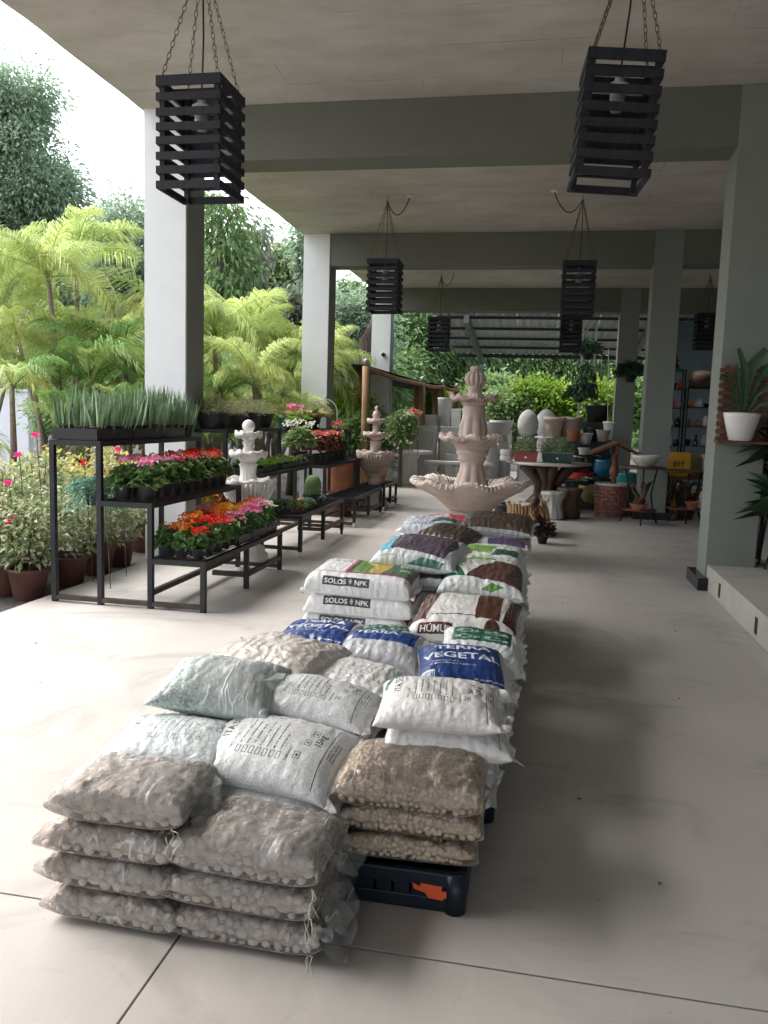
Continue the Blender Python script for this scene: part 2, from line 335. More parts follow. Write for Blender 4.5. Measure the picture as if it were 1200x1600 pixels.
LV_ = [(-2.2, 2.4), (-1.7, 3.4), (-2.6, 3.9), (.3, 3.2), (.9, 4.6), (1.1, 6.2), (-1.9, 6.4), (-1.6, 8.8), (-1.4, 11.2), (.6, 8.2), (-2.0, 10.1), (1.2, 9.4), (-1.8, 5.1), (.5, 2.6), (-.2, 1.75), (.2, 6.8), (-1.5, 13.0), (-3.0, 4.6), (-1.2, 7.4)]
lp = np.array([(x_+random.uniform(-.1, .1), y_+random.uniform(-.1, .1), .004) for x_, y_ in LV_ for k in range(1)]); ln_ = len(lp)
lo_ = link('fallen_leaves', tri_mesh('fallen_leaves', *leaves(lp, np.concatenate([rng.normal(size=(ln_, 2)), np.full((ln_, 1), .12)], 1), .035*rng.uniform(.5, 1.2, ln_), .014, up=np.tile([0, 0, 1.], (ln_, 1)), droop=0, fold=.3), leafmat('dry leaf', [(.16, .1, .05), (.25, .17, .08), (.1, .07, .04)], 0)))
tag(lo_, 'few small dry leaves scattered over the concrete floor', 'fallen leaves'); lo_['kind'] = 'stuff'
# pavilion: slab, beams, columns
pav = thing('pavilion', 'open sided concrete pavilion with sage green columns and beams under a bare slab', 'pavilion')
def slab():
    V = []; F = []; nx, ny = 60, 60
    b = MB(); x0, x1, y0, y1, z0, z1 = -4.05, 6.4, -7.5, 19.5, 4.43, 4.7
    def edge(yy): return x0+.02*noise.noise(Vector((0, yy*1.7, 3)))+.012*noise.noise(Vector((1, yy*7, 3)))
    k = 120
    for i in range(k+1):
        yy = y0+(y1-y0)*i/k; e = edge(yy); b.v += [(e, yy, z0), (x1, yy, z0), (x1, yy, z1), (e-.01, yy, z1)]
    for i in range(k):
        for j in range(4): b.f.append((i*4+j, i*4+(j+1) % 4, i*4+4+(j+1) % 4, i*4+4+j))
    b.f += [(0, 1, 2, 3), (k*4+3, k*4+2, k*4+1, k*4)]
    return b.build('ceiling_slab', M['ceil'], pav)
slab()
BY = [2.2-.0, 7.86, 13.4, 19.0]
for yb in BY[1:] + [-3.2]:
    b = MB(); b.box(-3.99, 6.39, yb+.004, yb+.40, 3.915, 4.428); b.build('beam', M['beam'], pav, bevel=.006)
def column(x0, x1, yb, m, plinth, zb=0):
    b = MB(); b.box(x0, x1, yb, yb+.42, zb-.1, 3.913 if False else 4.426); c = b.build('column', m, pav, bevel=.006)
    if plinth:
        p = MB(); p.box(x0-.075, x1+.075, yb-.1, yb+.5, .001, .115); p.build('plinth', M['plinth'], c, bevel=.004)
for yb in BY[1:]:
    column(-3.985, -3.575, yb+.022, M['sage'], False)
    b = MB(); b.box(-4.02, -3.577, yb-.012, yb+.0205, -.09, 4.427); b.box(-4.02, -3.986, yb+.021, yb+.44, -.09, 4.427); b.build('white_facing', M['pale'], pav)
column(1.54, 1.965, 7.857, M['sage'], True); column(1.545, 1.965, 13.397, M['sage'], True); column(1.55, 1.965, 18.997, M['sage'], True)
for xx in (5.2,):
    for yb in BY[1:]: column(xx, xx+.42, yb-.003, M['sage'], True)
b = MB(); b.box(6.4, 6.55, -7.5, 24, -.1, 4.7); b.build('side_wall', M['wall'], pav)
b = MB(); b.box(2.45, 6.4, 21.2, 21.4, 0, 4.42); b.build('back_wall', M['wall'], pav)
b = MB(); b.box(-4.0, -3.85, -7.3, 0, -.1, 4.42); b.build('unseen_shade_wall', M['sage'], pav)  # out-of-view wall, added to keep side daylight off the near floor
# security camera on the third column
t = thing('security_camera', 'small black security camera on the white column near the pergola', 'camera', (-3.72, 18.99, 2.9))
b = MB(); b.tube([(0, 0, 0), (0, -.06, 0)], .05, 12); b.build('mount', M['white plastic'], t); b = MB(); b.ball((0, -.09, 0), .05, 12, 8); b.build('lens', M['black pot'], t, True)
# ------------------------------------------------------------------ slatted lamps
def chain_mb(p, q, ln=.05):
    p = Vector(p); q = Vector(q); d = q-p; n = max(2, int(d.length/(ln*.78))); b = MB(); R0 = d.to_track_quat('Z', 'Y').to_matrix()
    for i in range(n):
        c = p+d*((i+.5)/n); R = R0@Matrix.Rotation(PI/2*(i % 2), 3, 'Z'); pts = []
        for k in range(9):
            a = 2*PI*k/8; pts.append(c+R@Vector((.011*math.cos(a), 0, .5*ln*math.sin(a))))
        b.tube(pts, .0028, 4, False)
    return b
def make_lamp(hook, label, loc, far=False):
    t = thing('pendant_lamp', label, 'lamp', loc, 0, 'slatted wooden lamps hung from the ceiling')
    wd, h = .43, .68; hw = wd/2
    post = MB(); post.box(-.016, .016, -.016, .016, 0, h); pm = post.mesh('post', M['lampwood'])
    for sx in (-1, 1):
        for sy in (-1, 1): link('post', pm, t, (sx*(hw-.034), sy*(hw-.034), 0))
    sl = MB(); sl.box(-hw, hw, -.009, .009, 0, .047); sm = sl.mesh('slat', M['lampwood'], bevel=.002)
    tp = MB(); tp.box(-hw, hw, -.009, .009, 0, .062); tm = tp.mesh('slat', M['lampwood'], bevel=.002)
    sl2 = MB(); sl2.box(-hw+.0185, hw-.0185, -.009, .009, 0, .047); s2 = sl2.mesh('slat', M['lampwood'], bevel=.002)
    tp2 = MB(); tp2.box(-hw+.0185, hw-.0185, -.009, .009, 0, .062); t2 = tp2.mesh('slat', M['lampwood'], bevel=.002)
    for k in range(8):
        z = k*(h-.062)/7
        for side in range(4):
            me = (tm if k == 7 else sm) if side % 2 == 0 else (t2 if k == 7 else s2)
            a = side*PI/2; rr = hw-.009
            link('slat', me, t, (rr*math.sin(a), -rr*math.cos(a), z+random.uniform(-.004, .004)), (0, random.uniform(-.006, .006), a))
    b = MB(); b.box(-hw+.02, hw-.02, -.05, .05, h-.045, h-.025); b.build('crossbar', M['lampwood'], t)
    b = MB(); b.lathe([(.02, h-.05), (.03, h-.1), (.062, h-.12), (.06, h-.13)], 12); b.build('socket', M['white plastic'], t, True)
    b = MB(); b.lathe([(.03, h-.13), (.045, h-.16), (.045, h-.24), (.03, h-.27), (.005, h-.275)], 14); b.build('bulb', M['bulb'], t, True)
    H = Vector(hook)-Vector(loc)
    for sx in (-1, 1):
        for sy in (-1, 1): chain_mb((sx*(hw-.03), sy*(hw-.03), h), H+Vector((0, 0, -.06))).build('chain', M['chain'], t)
    b = MB(); b.tube([(0, 0, h-.05), (.01, 0, h+.3), H+Vector((0, 0, -.04))], .006, 6)
    b.tube([H, H+Vector((0, 0, -.07)), H+Vector((.012, 0, -.085))], .004, 6); b.build('cord', M['cord'], t)
    return t
def cable(hook, box_):
    pts = []; a = Vector(hook)+Vector((0, 0, -.05)); c = Vector(box_)+Vector((0, 0, -.02))
    for i in range(13):
        s = i/12; p = a.lerp(c, s); p.z -= .26*4*s*(1-s)*.8; pts.append(p)
    return pts
LP = [((-2.27, 5.22, 2.885), 'dark slatted lamp hanging nearest on the left in front of the white column', None),
      ((.30, 5.22, 2.905), 'dark slatted lamp hanging nearest on the right beneath the first beam', None),
      ((-2.22, 11.27, 2.905), 'dark slatted lamp in front of the second white column', (-1.9, 11.19)),
      ((.365, 11.35, 2.885), 'dark slatted lamp in the middle distance to the right of the aisle', (-.01, 11.08)),
      ((-2.21, 17.2, 2.865), 'small far slatted lamp left of the metal roof rafter', (-1.93, 17.1)),
      ((.46, 17.2, 2.89), 'far slatted lamp seen just below another lamp on the right', (.2, 17.1)),
      ((3.05, 17.2, 2.98), 'far slatted lamp in the dark corner before the blue grey wall', None)]
for loc, lab, jb in LP:
    hook = (loc[0], loc[1], 4.43); L = make_lamp(hook, lab, loc)
    if loc == LP[1][0]: L.rotation_euler = (math.radians(1), math.radians(3.5), math.radians(4))
    if jb:
        b = MB(); pts = [p-Vector(loc) for p in cable(hook, (jb[0], jb[1], 4.43))]; b.tube(pts, .007, 6); b.build('cable', M['cord'], L)
        b = MB(); b.tube([Vector((jb[0], jb[1], 4.429))-Vector(loc), Vector((jb[0], jb[1], 4.405))-Vector(loc)], .045, 12); b.build('ceiling_rose', M['white plastic'], L)
# ------------------------------------------------------------------ printed sack designs (flat print, drawn in numpy)
_fc = {}
def glyphs(s, bold):
    k = (s, bold)
    if k in _fc: return _fc[k]
    c = bpy.data.curves.new('lettering', 'FONT'); c.body = s; c.size = 1; c.offset = .022 if bold else 0; c.resolution_u = 3
    o = bpy.data.objects.new('lettering', c); COL.objects.link(o); dg = bpy.context.evaluated_depsgraph_get(); me = bpy.data.meshes.new_from_object(o.evaluated_get(dg))
    me.calc_loop_triangles(); V = np.array([v.co[:2] for v in me.vertices]); T = np.array([t.vertices[:] for t in me.loop_triangles])
    bpy.data.objects.remove(o); bpy.data.curves.remove(c); bpy.data.meshes.remove(me)
    if len(V) == 0: V = np.zeros((1, 2)); T = np.zeros((0, 3), int)
    V = V-V.min(0); _fc[k] = (V, T); return V, T
class Print:
    def __init__(s, bg, w=1024, h=768): s.w, s.h = w, h; s.a = np.empty((h, w, 3), np.float32); s.a[:] = bg
    def rect(s, x0, y0, x1, y1, c): s.a[int(y0*s.h):max(int(y0*s.h)+1, int(y1*s.h)), int(x0*s.w):max(int(x0*s.w)+1, int(x1*s.w))] = c
    def frame(s, x0, y0, x1, y1, c, t=.004):
        a = t*s.h/s.w; s.rect(x0, y0, x1, y0+t, c); s.rect(x0, y1-t, x1, y1, c); s.rect(x0, y0, x0+a, y1, c); s.rect(x1-a, y0, x1, y1, c)
    def tri(s, p, c):
        p = np.asarray(p)*[s.w, s.h]; lo = np.maximum(0, np.floor(p.min(0)).astype(int)); hi = np.minimum([s.w, s.h], np.ceil(p.max(0)).astype(int)+1)
        if (hi <= lo).any(): return
        X, Y = np.meshgrid(np.arange(lo[0], hi[0])+.5, np.arange(lo[1], hi[1])+.5)
        e = [(p[(i+1) % 3, 0]-p[i, 0])*(Y-p[i, 1])-(p[(i+1) % 3, 1]-p[i, 1])*(X-p[i, 0]) for i in range(3)]
        m = ((e[0] >= 0) & (e[1] >= 0) & (e[2] >= 0)) | ((e[0] <= 0) & (e[1] <= 0) & (e[2] <= 0))
        s.a[lo[1]:hi[1], lo[0]:hi[0]][m] = c
    def poly(s, pts, c):
        for i in range(1, len(pts)-1): s.tri([pts[0], pts[i], pts[i+1]], c)
    def ell(s, x, y, rx, ry, c, rot=0):
        q = [(x+rx*math.cos(t)*math.cos(rot)-ry*math.sin(t)*math.sin(rot), y+(rx*math.cos(t)*math.sin(rot)+ry*math.sin(t)*math.cos(rot))) for t in np.linspace(0, 2*PI, 28)]; s.poly(q, c)
    def text(s, t, x, y, size, c, bold=True, rot=0, width=None):
        V, T = glyphs(t, bold); V = V*size
        if width: V = V*np.array([width/max(1e-6, V[:, 0].max()), 1])
        asp = s.w/s.h; cr, sr = math.cos(rot), math.sin(rot)
        X = x+(V[:, 0]*cr-V[:, 1]*sr)/asp; Y = y+V[:, 0]*sr+V[:, 1]*cr; P = np.stack([X, Y], 1)
        for q in T: s.tri(P[q], c)
    def greek(s, x, y, ln, hgt, c, vert=True, seed=0):        # unreadable fine print: short dashes
        r = random.Random(seed); p = 0
        while p < ln:
            d = r.uniform(.006, .016)
            if r.random() < .85:
                k = r.uniform(.6, 1)
                if vert: s.rect(x, y+p, x+hgt*k, min(y+ln, y+p+d*.7), c)
                else: s.rect(x+p, y, min(x+ln, x+p+d*.7), y+hgt*k, c)
            p += d
    def mat(s, name, rough=.38, wr=.35, grain=0, coat=.35, milky=0):
        im = bpy.data.images.new(name, s.w, s.h, float_buffer=True); im.colorspace_settings.name = 'Non-Color'
        px = np.ones((s.h, s.w, 4), np.float32); px[..., :3] = s.a; im.pixels.foreach_set(px.ravel()); im.pack()
        m, t, p = nodes(name); uv = N(t, 'ShaderNodeUVMap'); tx = N(t, 'ShaderNodeTexImage'); tx.image = im
        t.links.new(uv.outputs[0], tx.inputs[0]); col = tx.outputs[0]
        co_ = coords(t, rnd=True)
        n0 = N(t, 'ShaderNodeTexNoise', Scale=9, Detail=5); t.links.new(co_, n0.inputs[0])
        rr = ramp(t, n0.outputs[0], [(.3, (.86, .86, .86)), (.65, (1, 1, 1))])
        q = N(t, 'ShaderNodeMix', data_type='RGBA', blend_type='MULTIPLY'); q.inputs[0].default_value = 1
        t.links.new(col, q.inputs[6]); t.links.new(rr.outputs[0], q.inputs[7]); col = q.outputs[2]
        if grain:
            v = N(t, 'ShaderNodeTexVoronoi', Scale=grain); t.links.new(co_, v.inputs[0])
            r2 = ramp(t, v.outputs['Distance'], [(.25, (1, 1, 1)), (.75, (.68, .69, .68))])
            q = N(t, 'ShaderNodeMix', data_type='RGBA', blend_type='MULTIPLY'); q.inputs[0].default_value = .8
            t.links.new(col, q.inputs[6]); t.links.new(r2.outputs[0], q.inputs[7]); col = q.outputs[2]
        t.links.new(col, p.inputs['Base Color']); p.inputs['Roughness'].default_value = rough; p.inputs['Coat Weight'].default_value = coat; p.inputs['Coat Roughness'].default_value = .25
        c2 = coords(t, (1, 1, 1), rnd=True); a = N(t, 'ShaderNodeTexNoise', Scale=16, Detail=5, Distortion=1.6); t.links.new(c2, a.inputs[0]); h = a.outputs[0]
        b = N(t, 'ShaderNodeTexWave', Scale=7, Distortion=7, Detail=3); b.inputs['Detail Scale'].default_value = 1.6; t.links.new(c2, b.inputs[0])
        ad = N(t, 'ShaderNodeMath', operation='MULTIPLY_ADD'); t.links.new(b.outputs[1], ad.inputs[0]); ad.inputs[1].default_value = .22; t.links.new(h, ad.inputs[2]); h = ad.outputs[0]
        if grain:
            ad = N(t, 'ShaderNodeMath', operation='MULTIPLY_ADD'); t.links.new(v.outputs['Distance'], ad.inputs[0]); ad.inputs[1].default_value = -.15; t.links.new(h, ad.inputs[2]); h = ad.outputs[0]
        bump(t, p, h, min(1, wr*1.7), .014); return m
INK = (.012, .022, .02); GRN = (.03, .13, .09); WHT = (.74, .74, .72)
def seixos(bg, fade=1):
    s = Print(bg); ink = tuple(i*fade+b*(1-fade) for i, b in zip(INK, bg)); g = tuple(i*fade+b*(1-fade) for i, b in zip(GRN, bg))
    s.ell(.10, .72, .028, .085, g, -.35); s.ell(.135, .80, .03, .06, tuple(c*1.6 for c in g), .5); s.ell(.075, .62, .02, .05, tuple(c*2.2 for c in g), .2); s.ell(.12, .66, .018, .06, bg, -.3)
    s.text('ITA', .215, .44, .105, ink, True, PI/2); s.text('SEIXOS', .215, .62, .105, tuple(.5*(a+b) for a, b in zip(g, ink)), True, PI/2)
    s.text('PRODUTOS', .285, .30, .034, ink, True, PI/2)
    for i in range(7):
        x = .315+i*.045; s.frame(x, .27, x+.030, .345, ink, .006); s.greek(x+.008, .365, [.33, .3, .3, .31, .28, .34, .2][i], .013, ink, True, i)
    s.greek(.315, .77, .30, .012, ink, False, 31); s.greek(.315, .80, .26, .012, ink, False, 32)
    s.text('TAMANHO', .665, .26, .034, ink, True, PI/2)
    for j, (x, y) in enumerate([(.69, .31), (.715, .48), (.735, .62)]): s.frame(x, y, x+.04, y+.075, ink, .006); s.rect(x+.014, y+.025, x+.028, y+.05, ink)
    s.text('15kg', .835, .52, .085, ink, True, PI/2); s.rect(.862, .10, .868, .82, ink)
    for i in range(3): s.greek(.885+i*.022, .42, .24, .01, ink, True, 40+i)
    return s
def terra():
    B = (.012, .045, .19); s = Print(B); s.rect(.84, 0, 1, 1, (.55, .53, .48)); s.rect(0, 0, .03, 1, (.5, .5, .5))
    s.text('TERRA', .25, .62, .135, (.75, .78, .82), True, 0, .66); s.text('VEGETAL', .13, .44, .145, (.75, .78, .82), True, 0, .92)
    s.greek(.22, .38, .26, .018, (.5, .55, .65), False, 3); s.greek(.2, .34, .4, .018, (.5, .55, .65), False, 4); s.greek(.58, .16, .26, .016, (.6, .63, .7), False, 5)
    s.rect(.07, .10, .25, .27, (.7, .72, .74)); r = random.Random(4); x = .085
    while x < .235: w_ = r.uniform(.003, .009); s.rect(x, .13, x+w_, .25, B); x += w_+r.uniform(.004, .009)
    s.text('20kg', .70, .80, .06, (.6, .63, .7), False); return s
def terra_flip():
    s = terra(); s2 = Print((.012, .045, .19)); s2.rect(0, 0, 1, .44, (.48, .49, .50)); s2.rect(.84, 0, 1, 1, (.5, .5, .48)); s2.rect(.0, .44, 1, .455, (.2, .25, .45))
    for i in range(4): s2.greek(.1+.08*i, .16, .22, .012, (.1, .12, .3), True, i)
    s2.text('TERRA', .2, .62, .12, (.7, .74, .8), True, 0, .6); s2.rect(.13, .47, .2, .58, (.7, .72, .74)); return s2
def solos():
    W = (.74, .745, .74); s = Print(W); pass; mg = (.55, .04, .14); dk = (.025, .09, .03)
    s.rect(.07, .26, .93, .95, (.72, .72, .72)); s.rect(.40, .26, .93, .95, dk); s.rect(.07, .235, .93, .26, mg); s.rect(.375, .26, .40, .95, mg); s.rect(.915, .26, .93, .95, mg)
    s.poly([(.07, .27), (.14, .27), (.10, .9), (.07, .9)], (.06, .12, .05)); s.poly([(.44, .30), (.66, .27), (.72, .92), (.47, .92)], (.50, .36, .03)); s.poly([(.42, .35), (.55, .28), (.57, .9), (.43, .9)], (.10, .22, .03)); s.poly([(.60, .8), (.7, .7), (.74, .92)], (.45, .14, .02))
    s.ell(.12, .6, .03, .16, (.3, .4, .12), -.2); s.ell(.52, .7, .03, .12, (.6, .55, .1), .4)
    s.text('SOLOS', .14, .66, .1, (.2, .2, .2), True); s.text('NPK', .76, .62, .12, (.6, .7, .55), True, .1); s.text('NPK', .78, .46, .07, (.4, .55, .4), True)
    k = (.035, .05, .05); s.rect(.235, .06, .60, .145, k)
    s.text('SOLOS', .25, 0.076, .062, (.8, .8, .78), True, 0, .17*4/3); s.text('NPK', .485, 0.076, .062, (.8, .8, .78), True, 0, .1*4/3)
    s.ell(.452, .102, .012, .025, (.25, .3, .3)); s.rect(.449, .078, .455, .128, (.5, .55, .5)); s.rect(.44, .098, .464, .107, (.5, .55, .5)); return s
def humus():
    W = (.70, .68, .66); Bn = (.075, .022, .014); s = Print(W); s.poly([(.03, .20), (.20, .20), (.27, .93), (.03, .93)], Bn); s.rect(.24, .26, .66, .272, Bn); s.rect(.235, .90, .66, .912, Bn); s.poly([(.20, .20), (.21, .20), (.28, .93), (.27, .93)], (.6, .5, .45)); 
    q = [(.58+.014*math.sin(i*1.9), .24+.66*i/9) for i in range(10)]; s.poly(q+[(.77, .9), (.77, .24)], (.09, .035, .02)); s.poly([(.79, .24), (.94, .18), (.96, .9), (.86, .92)], Bn)
    for i in range(5): s.greek(.825+i*.026, .36, .4, .008, (.55, .42, .36), True, i)
    s.text('HÚMUS', .09, .36, .08, (.55, .42, .36), True, PI/2-.1); s.greek(.17, .42, .3, .012, (.5, .35, .3), True, 9); s.greek(.3, .84, .26, .03, (.35, .25, .2), False, 7)
    s.rect(.16, .05, .42, .16, Bn); s.text('HÚMUS', .175, .07, .085, (.75, .72, .68), True, 0, .23*4/3); s.ell(.72, .14, .06, .1, Bn); return s
def greenbox():
    W = (.62, .66, .64); G = (.018, .11, .07); s = Print(W); s.rect(.20, .42, .80, .80, G)
    s.text('QUÍMICO', .28, .84, .10, (.12, .22, .18), True, 0, .6)
    for y in (.46, .60): 
        for x in (.23, .52): s.ell(x+.09, y+.05, .085, .045, (.4, .52, .46)); s.ell(x+.09, y+.05, .07, .03, G); s.greek(x+.19, y+.02, .06, .05, (.5, .6, .55), False, int(x*99)); s.ell(x+.05, y+.06, .02, .02, (.5, .6, .55))
    for x in (.62, .70): s.greek(x, .66, .08, .02, (.5, .6, .55), False, 5)
    return s
def blobs(kind):
    if kind == 'brown green':
        s = Print((.66, .69, .66)); s.poly([(.06, .25), (.34, .22), (.22, .55), (.1, .5)], (.01, .16, .075)); s.poly([(.34, .22), (.9, .14), (.94, .5), (.86, .7), (.6, .72), (.46, .5)], (.10, .045, .04)); s.poly([(0, .3), (.06, .25), (.16, .95), (0, .95)], (.05, .09, .07)); s.greek(.2, .84, .5, .03, (.2, .28, .15), False, 2); s.poly([(.5, .08), (.6, .06), (.72, .12), (.6, .15)], (.13, .3, .07)); s.greek(.2, .58, .2, .02, (.2, .3, .25), False, 3)
    elif kind == 'teal mauve':
        s = Print((.62, .65, .65)); s.poly([(.02, .2), (.24, .18), (.34, .5), (.2, .75), (.02, .6)], (.10, .42, .55)); s.poly([(.24, .22), (.82, .16), (.9, .6), (.8, .9), (.36, .92), (.2, .7)], (.10, .075, .105)); s.poly([(.45, .02), (.8, .01), (.84, .1), (.6, .12)], (.05, .16, .12)); s.greek(.1, .1, .3, .03, (.3, .35, .35), False, 3)
    elif kind == 'green white':
        s = Print((.64, .68, .64)); s.poly([(.06, .3), (.5, .2), (.6, .6), (.1, .7)], (.2, .4, .08)); s.poly([(.55, .15), (.9, .2), (.9, .5), (.6, .4)], (.03, .1, .06)); s.greek(.1, .1, .5, .04, (.2, .28, .22), False, 2); s.greek(.1, .8, .6, .03, (.2, .28, .22), False, 3)
    elif kind == 'newsprint':
        s = Print((.58, .62, .68)); s.rect(.03, .1, .1, .3, (.05, .06, .12)); s.greek(.15, .14, .5, .08, (.12, .14, .2), False, 2); s.greek(.1, .6, .7, .06, (.15, .17, .22), False, 3); s.rect(.6, .4, .9, .75, (.06, .1, .09)); s.poly([(.5, .2), (.7, .3), (.6, .6)], (.03, .12, .08))
    elif kind == 'mulch':
        s = Print((.065, .045, .035)); r = random.Random(2)
        for i in range(900): x, y = r.random(), r.random(); a = r.uniform(0, PI); k = r.uniform(.01, .03); s.poly([(x, y), (x+k*math.cos(a), y+k*math.sin(a)), (x+k*math.cos(a)+.006, y+k*math.sin(a)+.004)], r.choice([(.13, .09, .07), (.03, .02, .018), (.18, .13, .1), (.09, .06, .05)]))
        s.rect(0, .0, 1, .06, (.4, .4, .4)); s.poly([(.05, .5), (.2, .4), (.15, .8)], (.03, .11, .07))
    elif kind == 'purple stripe':
        s = Print((.64, .65, .66)); s.rect(.4, .04, .9, .22, (.10, .07, .14)); s.rect(0, .5, 1, .9, (.2, .2, .22))
    elif kind == 'red':
        s = Print((.5, .06, .07)); s.poly([(.1, .2), (.5, .2), (.4, .7), (.2, .6)], (.65, .6, .58)); s.greek(.15, .4, .3, .08, (.6, .05, .06), False, 3)
    elif kind == 'black':
        s = Print((.02, .025, .03)); s.rect(0, .0, 1, .08, (.35, .38, .38))
    return s
PM = {}
PM['seixos'] = seixos((.72, .73, .73)).mat('printed white gravel sack', grain=170, wr=.18)
PM['seixos clear'] = seixos((.74, .80, .80), .75).mat('printed clear sack of white grit', grain=90, wr=.28)
PM['seixos smooth'] = seixos((.80, .78, .76)).mat('printed white sack of fine sand', wr=.3)
PM['plain'] = Print((.74, .735, .72), 8, 8).mat('plain white sack', wr=.5)
PM['plain warm'] = Print((.60, .55, .50), 8, 8).mat('plain clouded film sack', wr=.6, rough=.3)
PM['grit'] = Print((.66, .67, .67), 8, 8).mat('white grit sack', grain=110, wr=.3)
PM['terra'] = terra().mat('blue topsoil sack', rough=.3, wr=.35, coat=.3)
PM['terra flip'] = terra_flip().mat('blue and silver topsoil sack', rough=.3, wr=.4, coat=.3)
PM['solos'] = solos().mat('white soil sack with dark plate', wr=.3)
PM['humus'] = humus().mat('brown and white humus sack', wr=.3)
PM['greenbox'] = greenbox().mat('pale sack with green panel', wr=.45)
for k in ('brown green', 'teal mauve', 'green white', 'newsprint', 'mulch', 'purple stripe', 'red', 'black'): PM[k] = blobs(k).mat(k+' sack', rough=.3, wr=.45, coat=.3)
def gravelfilm():
    m, t, p = nodes('green grit under film'); co_ = coords(t); v = N(t, 'ShaderNodeTexVoronoi', Scale=105); t.links.new(co_, v.inputs[0])
    rd = N(t, 'ShaderNodeSeparateColor'); t.links.new(v.outputs['Color'], rd.inputs[0])
    r = ramp(t, rd.outputs[0], [(0, (.16, .28, .25)), (.22, (.42, .56, .52)), (.45, (.70, .80, .77)), (1, (.88, .92, .9))])
    r2 = ramp(t, v.outputs['Distance'], [(.3, (1, 1, 1)), (.8, (.5, .56, .54))]); q = N(t, 'ShaderNodeMix', data_type='RGBA', blend_type='MULTIPLY'); q.inputs[0].default_value = .8
    t.links.new(r.outputs[0], q.inputs[6]); t.links.new(r2.outputs[0], q.inputs[7]); t.links.new(q.outputs[2], p.inputs['Base Color']); p.inputs['Roughness'].default_value = .5
    bump(t, p, v.outputs['Distance'], -.5, .006); return m
M['green grit'] = gravelfilm()
def filmmat(name, tint, base, top, bmp=.5, scale=6):
    m, t, p = nodes(name); p.inputs['Base Color'].default_value = (*tint, 1); p.inputs['Roughness'].default_value = .14; p.inputs['Specular IOR Level'].default_value = .65
    lines = None
    for k, (rz, st, sc_) in enumerate(((.5, (1, .22, .5), scale), (-.35, (1.2, .3, .6), scale*1.6), (1.2, (1, .25, .5), scale*1.2))):
        n = N(t, 'ShaderNodeTexNoise', Scale=sc_, Detail=2.5, Distortion=.5); t.links.new(coords(t, st, (0, .2*k, rz), True), n.inputs[0])
        s1 = N(t, 'ShaderNodeMath', operation='SUBTRACT'); s1.inputs[1].default_value = .5+.03*k; t.links.new(n.outputs[0], s1.inputs[0]); s2 = N(t, 'ShaderNodeMath', operation='ABSOLUTE'); t.links.new(s1.outputs[0], s2.inputs[0])
        r = ramp(t, s2.outputs[0], [(0, (1, 1, 1)), (.017, (0, 0, 0))]); msk = N(t, 'ShaderNodeTexNoise', Scale=4+k, Detail=2); t.links.new(coords(t, rnd=True), msk.inputs[0]); rm = ramp(t, msk.outputs[0], [(.5, (0, 0, 0)), (.68, (1, 1, 1))])
        ml = N(t, 'ShaderNodeMath', operation='MULTIPLY'); t.links.new(r.outputs[0], ml.inputs[0]); t.links.new(rm.outputs[0], ml.inputs[1])
        if lines: a = N(t, 'ShaderNodeMath', operation='MAXIMUM'); t.links.new(lines, a.inputs[0]); t.links.new(ml.outputs[0], a.inputs[1]); lines = a.outputs[0]
        else: lines = ml.outputs[0]
    f = N(t, 'ShaderNodeTexNoise', Scale=45, Detail=4, Distortion=1.5); t.links.new(coords(t, (1, .5, 1)), f.inputs[0])
    h = N(t, 'ShaderNodeMath', operation='MULTIPLY_ADD'); t.links.new(lines, h.inputs[0]); h.inputs[1].default_value = .8; t.links.new(f.outputs[0], h.inputs[2]); bump(t, p, h.outputs[0], bmp, .008)
    hz = N(t, 'ShaderNodeTexNoise', Scale=5, Detail=4); t.links.new(coords(t, rnd=True), hz.inputs[0]); rh = ramp(t, hz.outputs[0], [(.35, (base*.6,)*3), (.65, (base*1.35,)*3)])
    lw = N(t, 'ShaderNodeFresnel'); lw.inputs[0].default_value = 1.5
    a1 = N(t, 'ShaderNodeMath', operation='MULTIPLY_ADD'); t.links.new(lines, a1.inputs[0]); a1.inputs[1].default_value = top; t.links.new(rh.outputs[0], a1.inputs[2])
    a2 = N(t, 'ShaderNodeMath', operation='MULTIPLY_ADD'); t.links.new(lw.outputs[0], a2.inputs[0]); a2.inputs[1].default_value = 1.0; t.links.new(a1.outputs[0], a2.inputs[2]); a2.use_clamp = True
    tr = N(t, 'ShaderNodeBsdfTransparent'); tr.inputs[0].default_value = (.97, .97, .96, 1); mx = N(t, 'ShaderNodeMixShader')
    t.links.new(a2.outputs[0], mx.inputs[0]); t.links.new(tr.outputs[0], mx.inputs[1]); t.links.new(p.outputs[0], mx.inputs[2]); t.links.new(mx.outputs[0], t.nodes['Material Output'].inputs[0]); return m
M['film'] = filmmat('clear wrinkled film', (.90, .885, .88), .05, .4)
M['film hazy'] = filmmat('hazy wrinkled film', (.92, .90, .89), .10, .42, .5)
M['film warm'] = filmmat('clear film over beige stone', (.88, .82, .76), .03, .28, .4, 8)
M['film warm hazy'] = filmmat('hazy film over beige stone', (.88, .82, .76), .06, .32, .4, 8)
M['film milky'] = filmmat('milky film', (.88, .93, .92), .26, .45, .6)
M['film flap'] = filmmat('loose clear film', (.7, .71, .72), .14, .4)
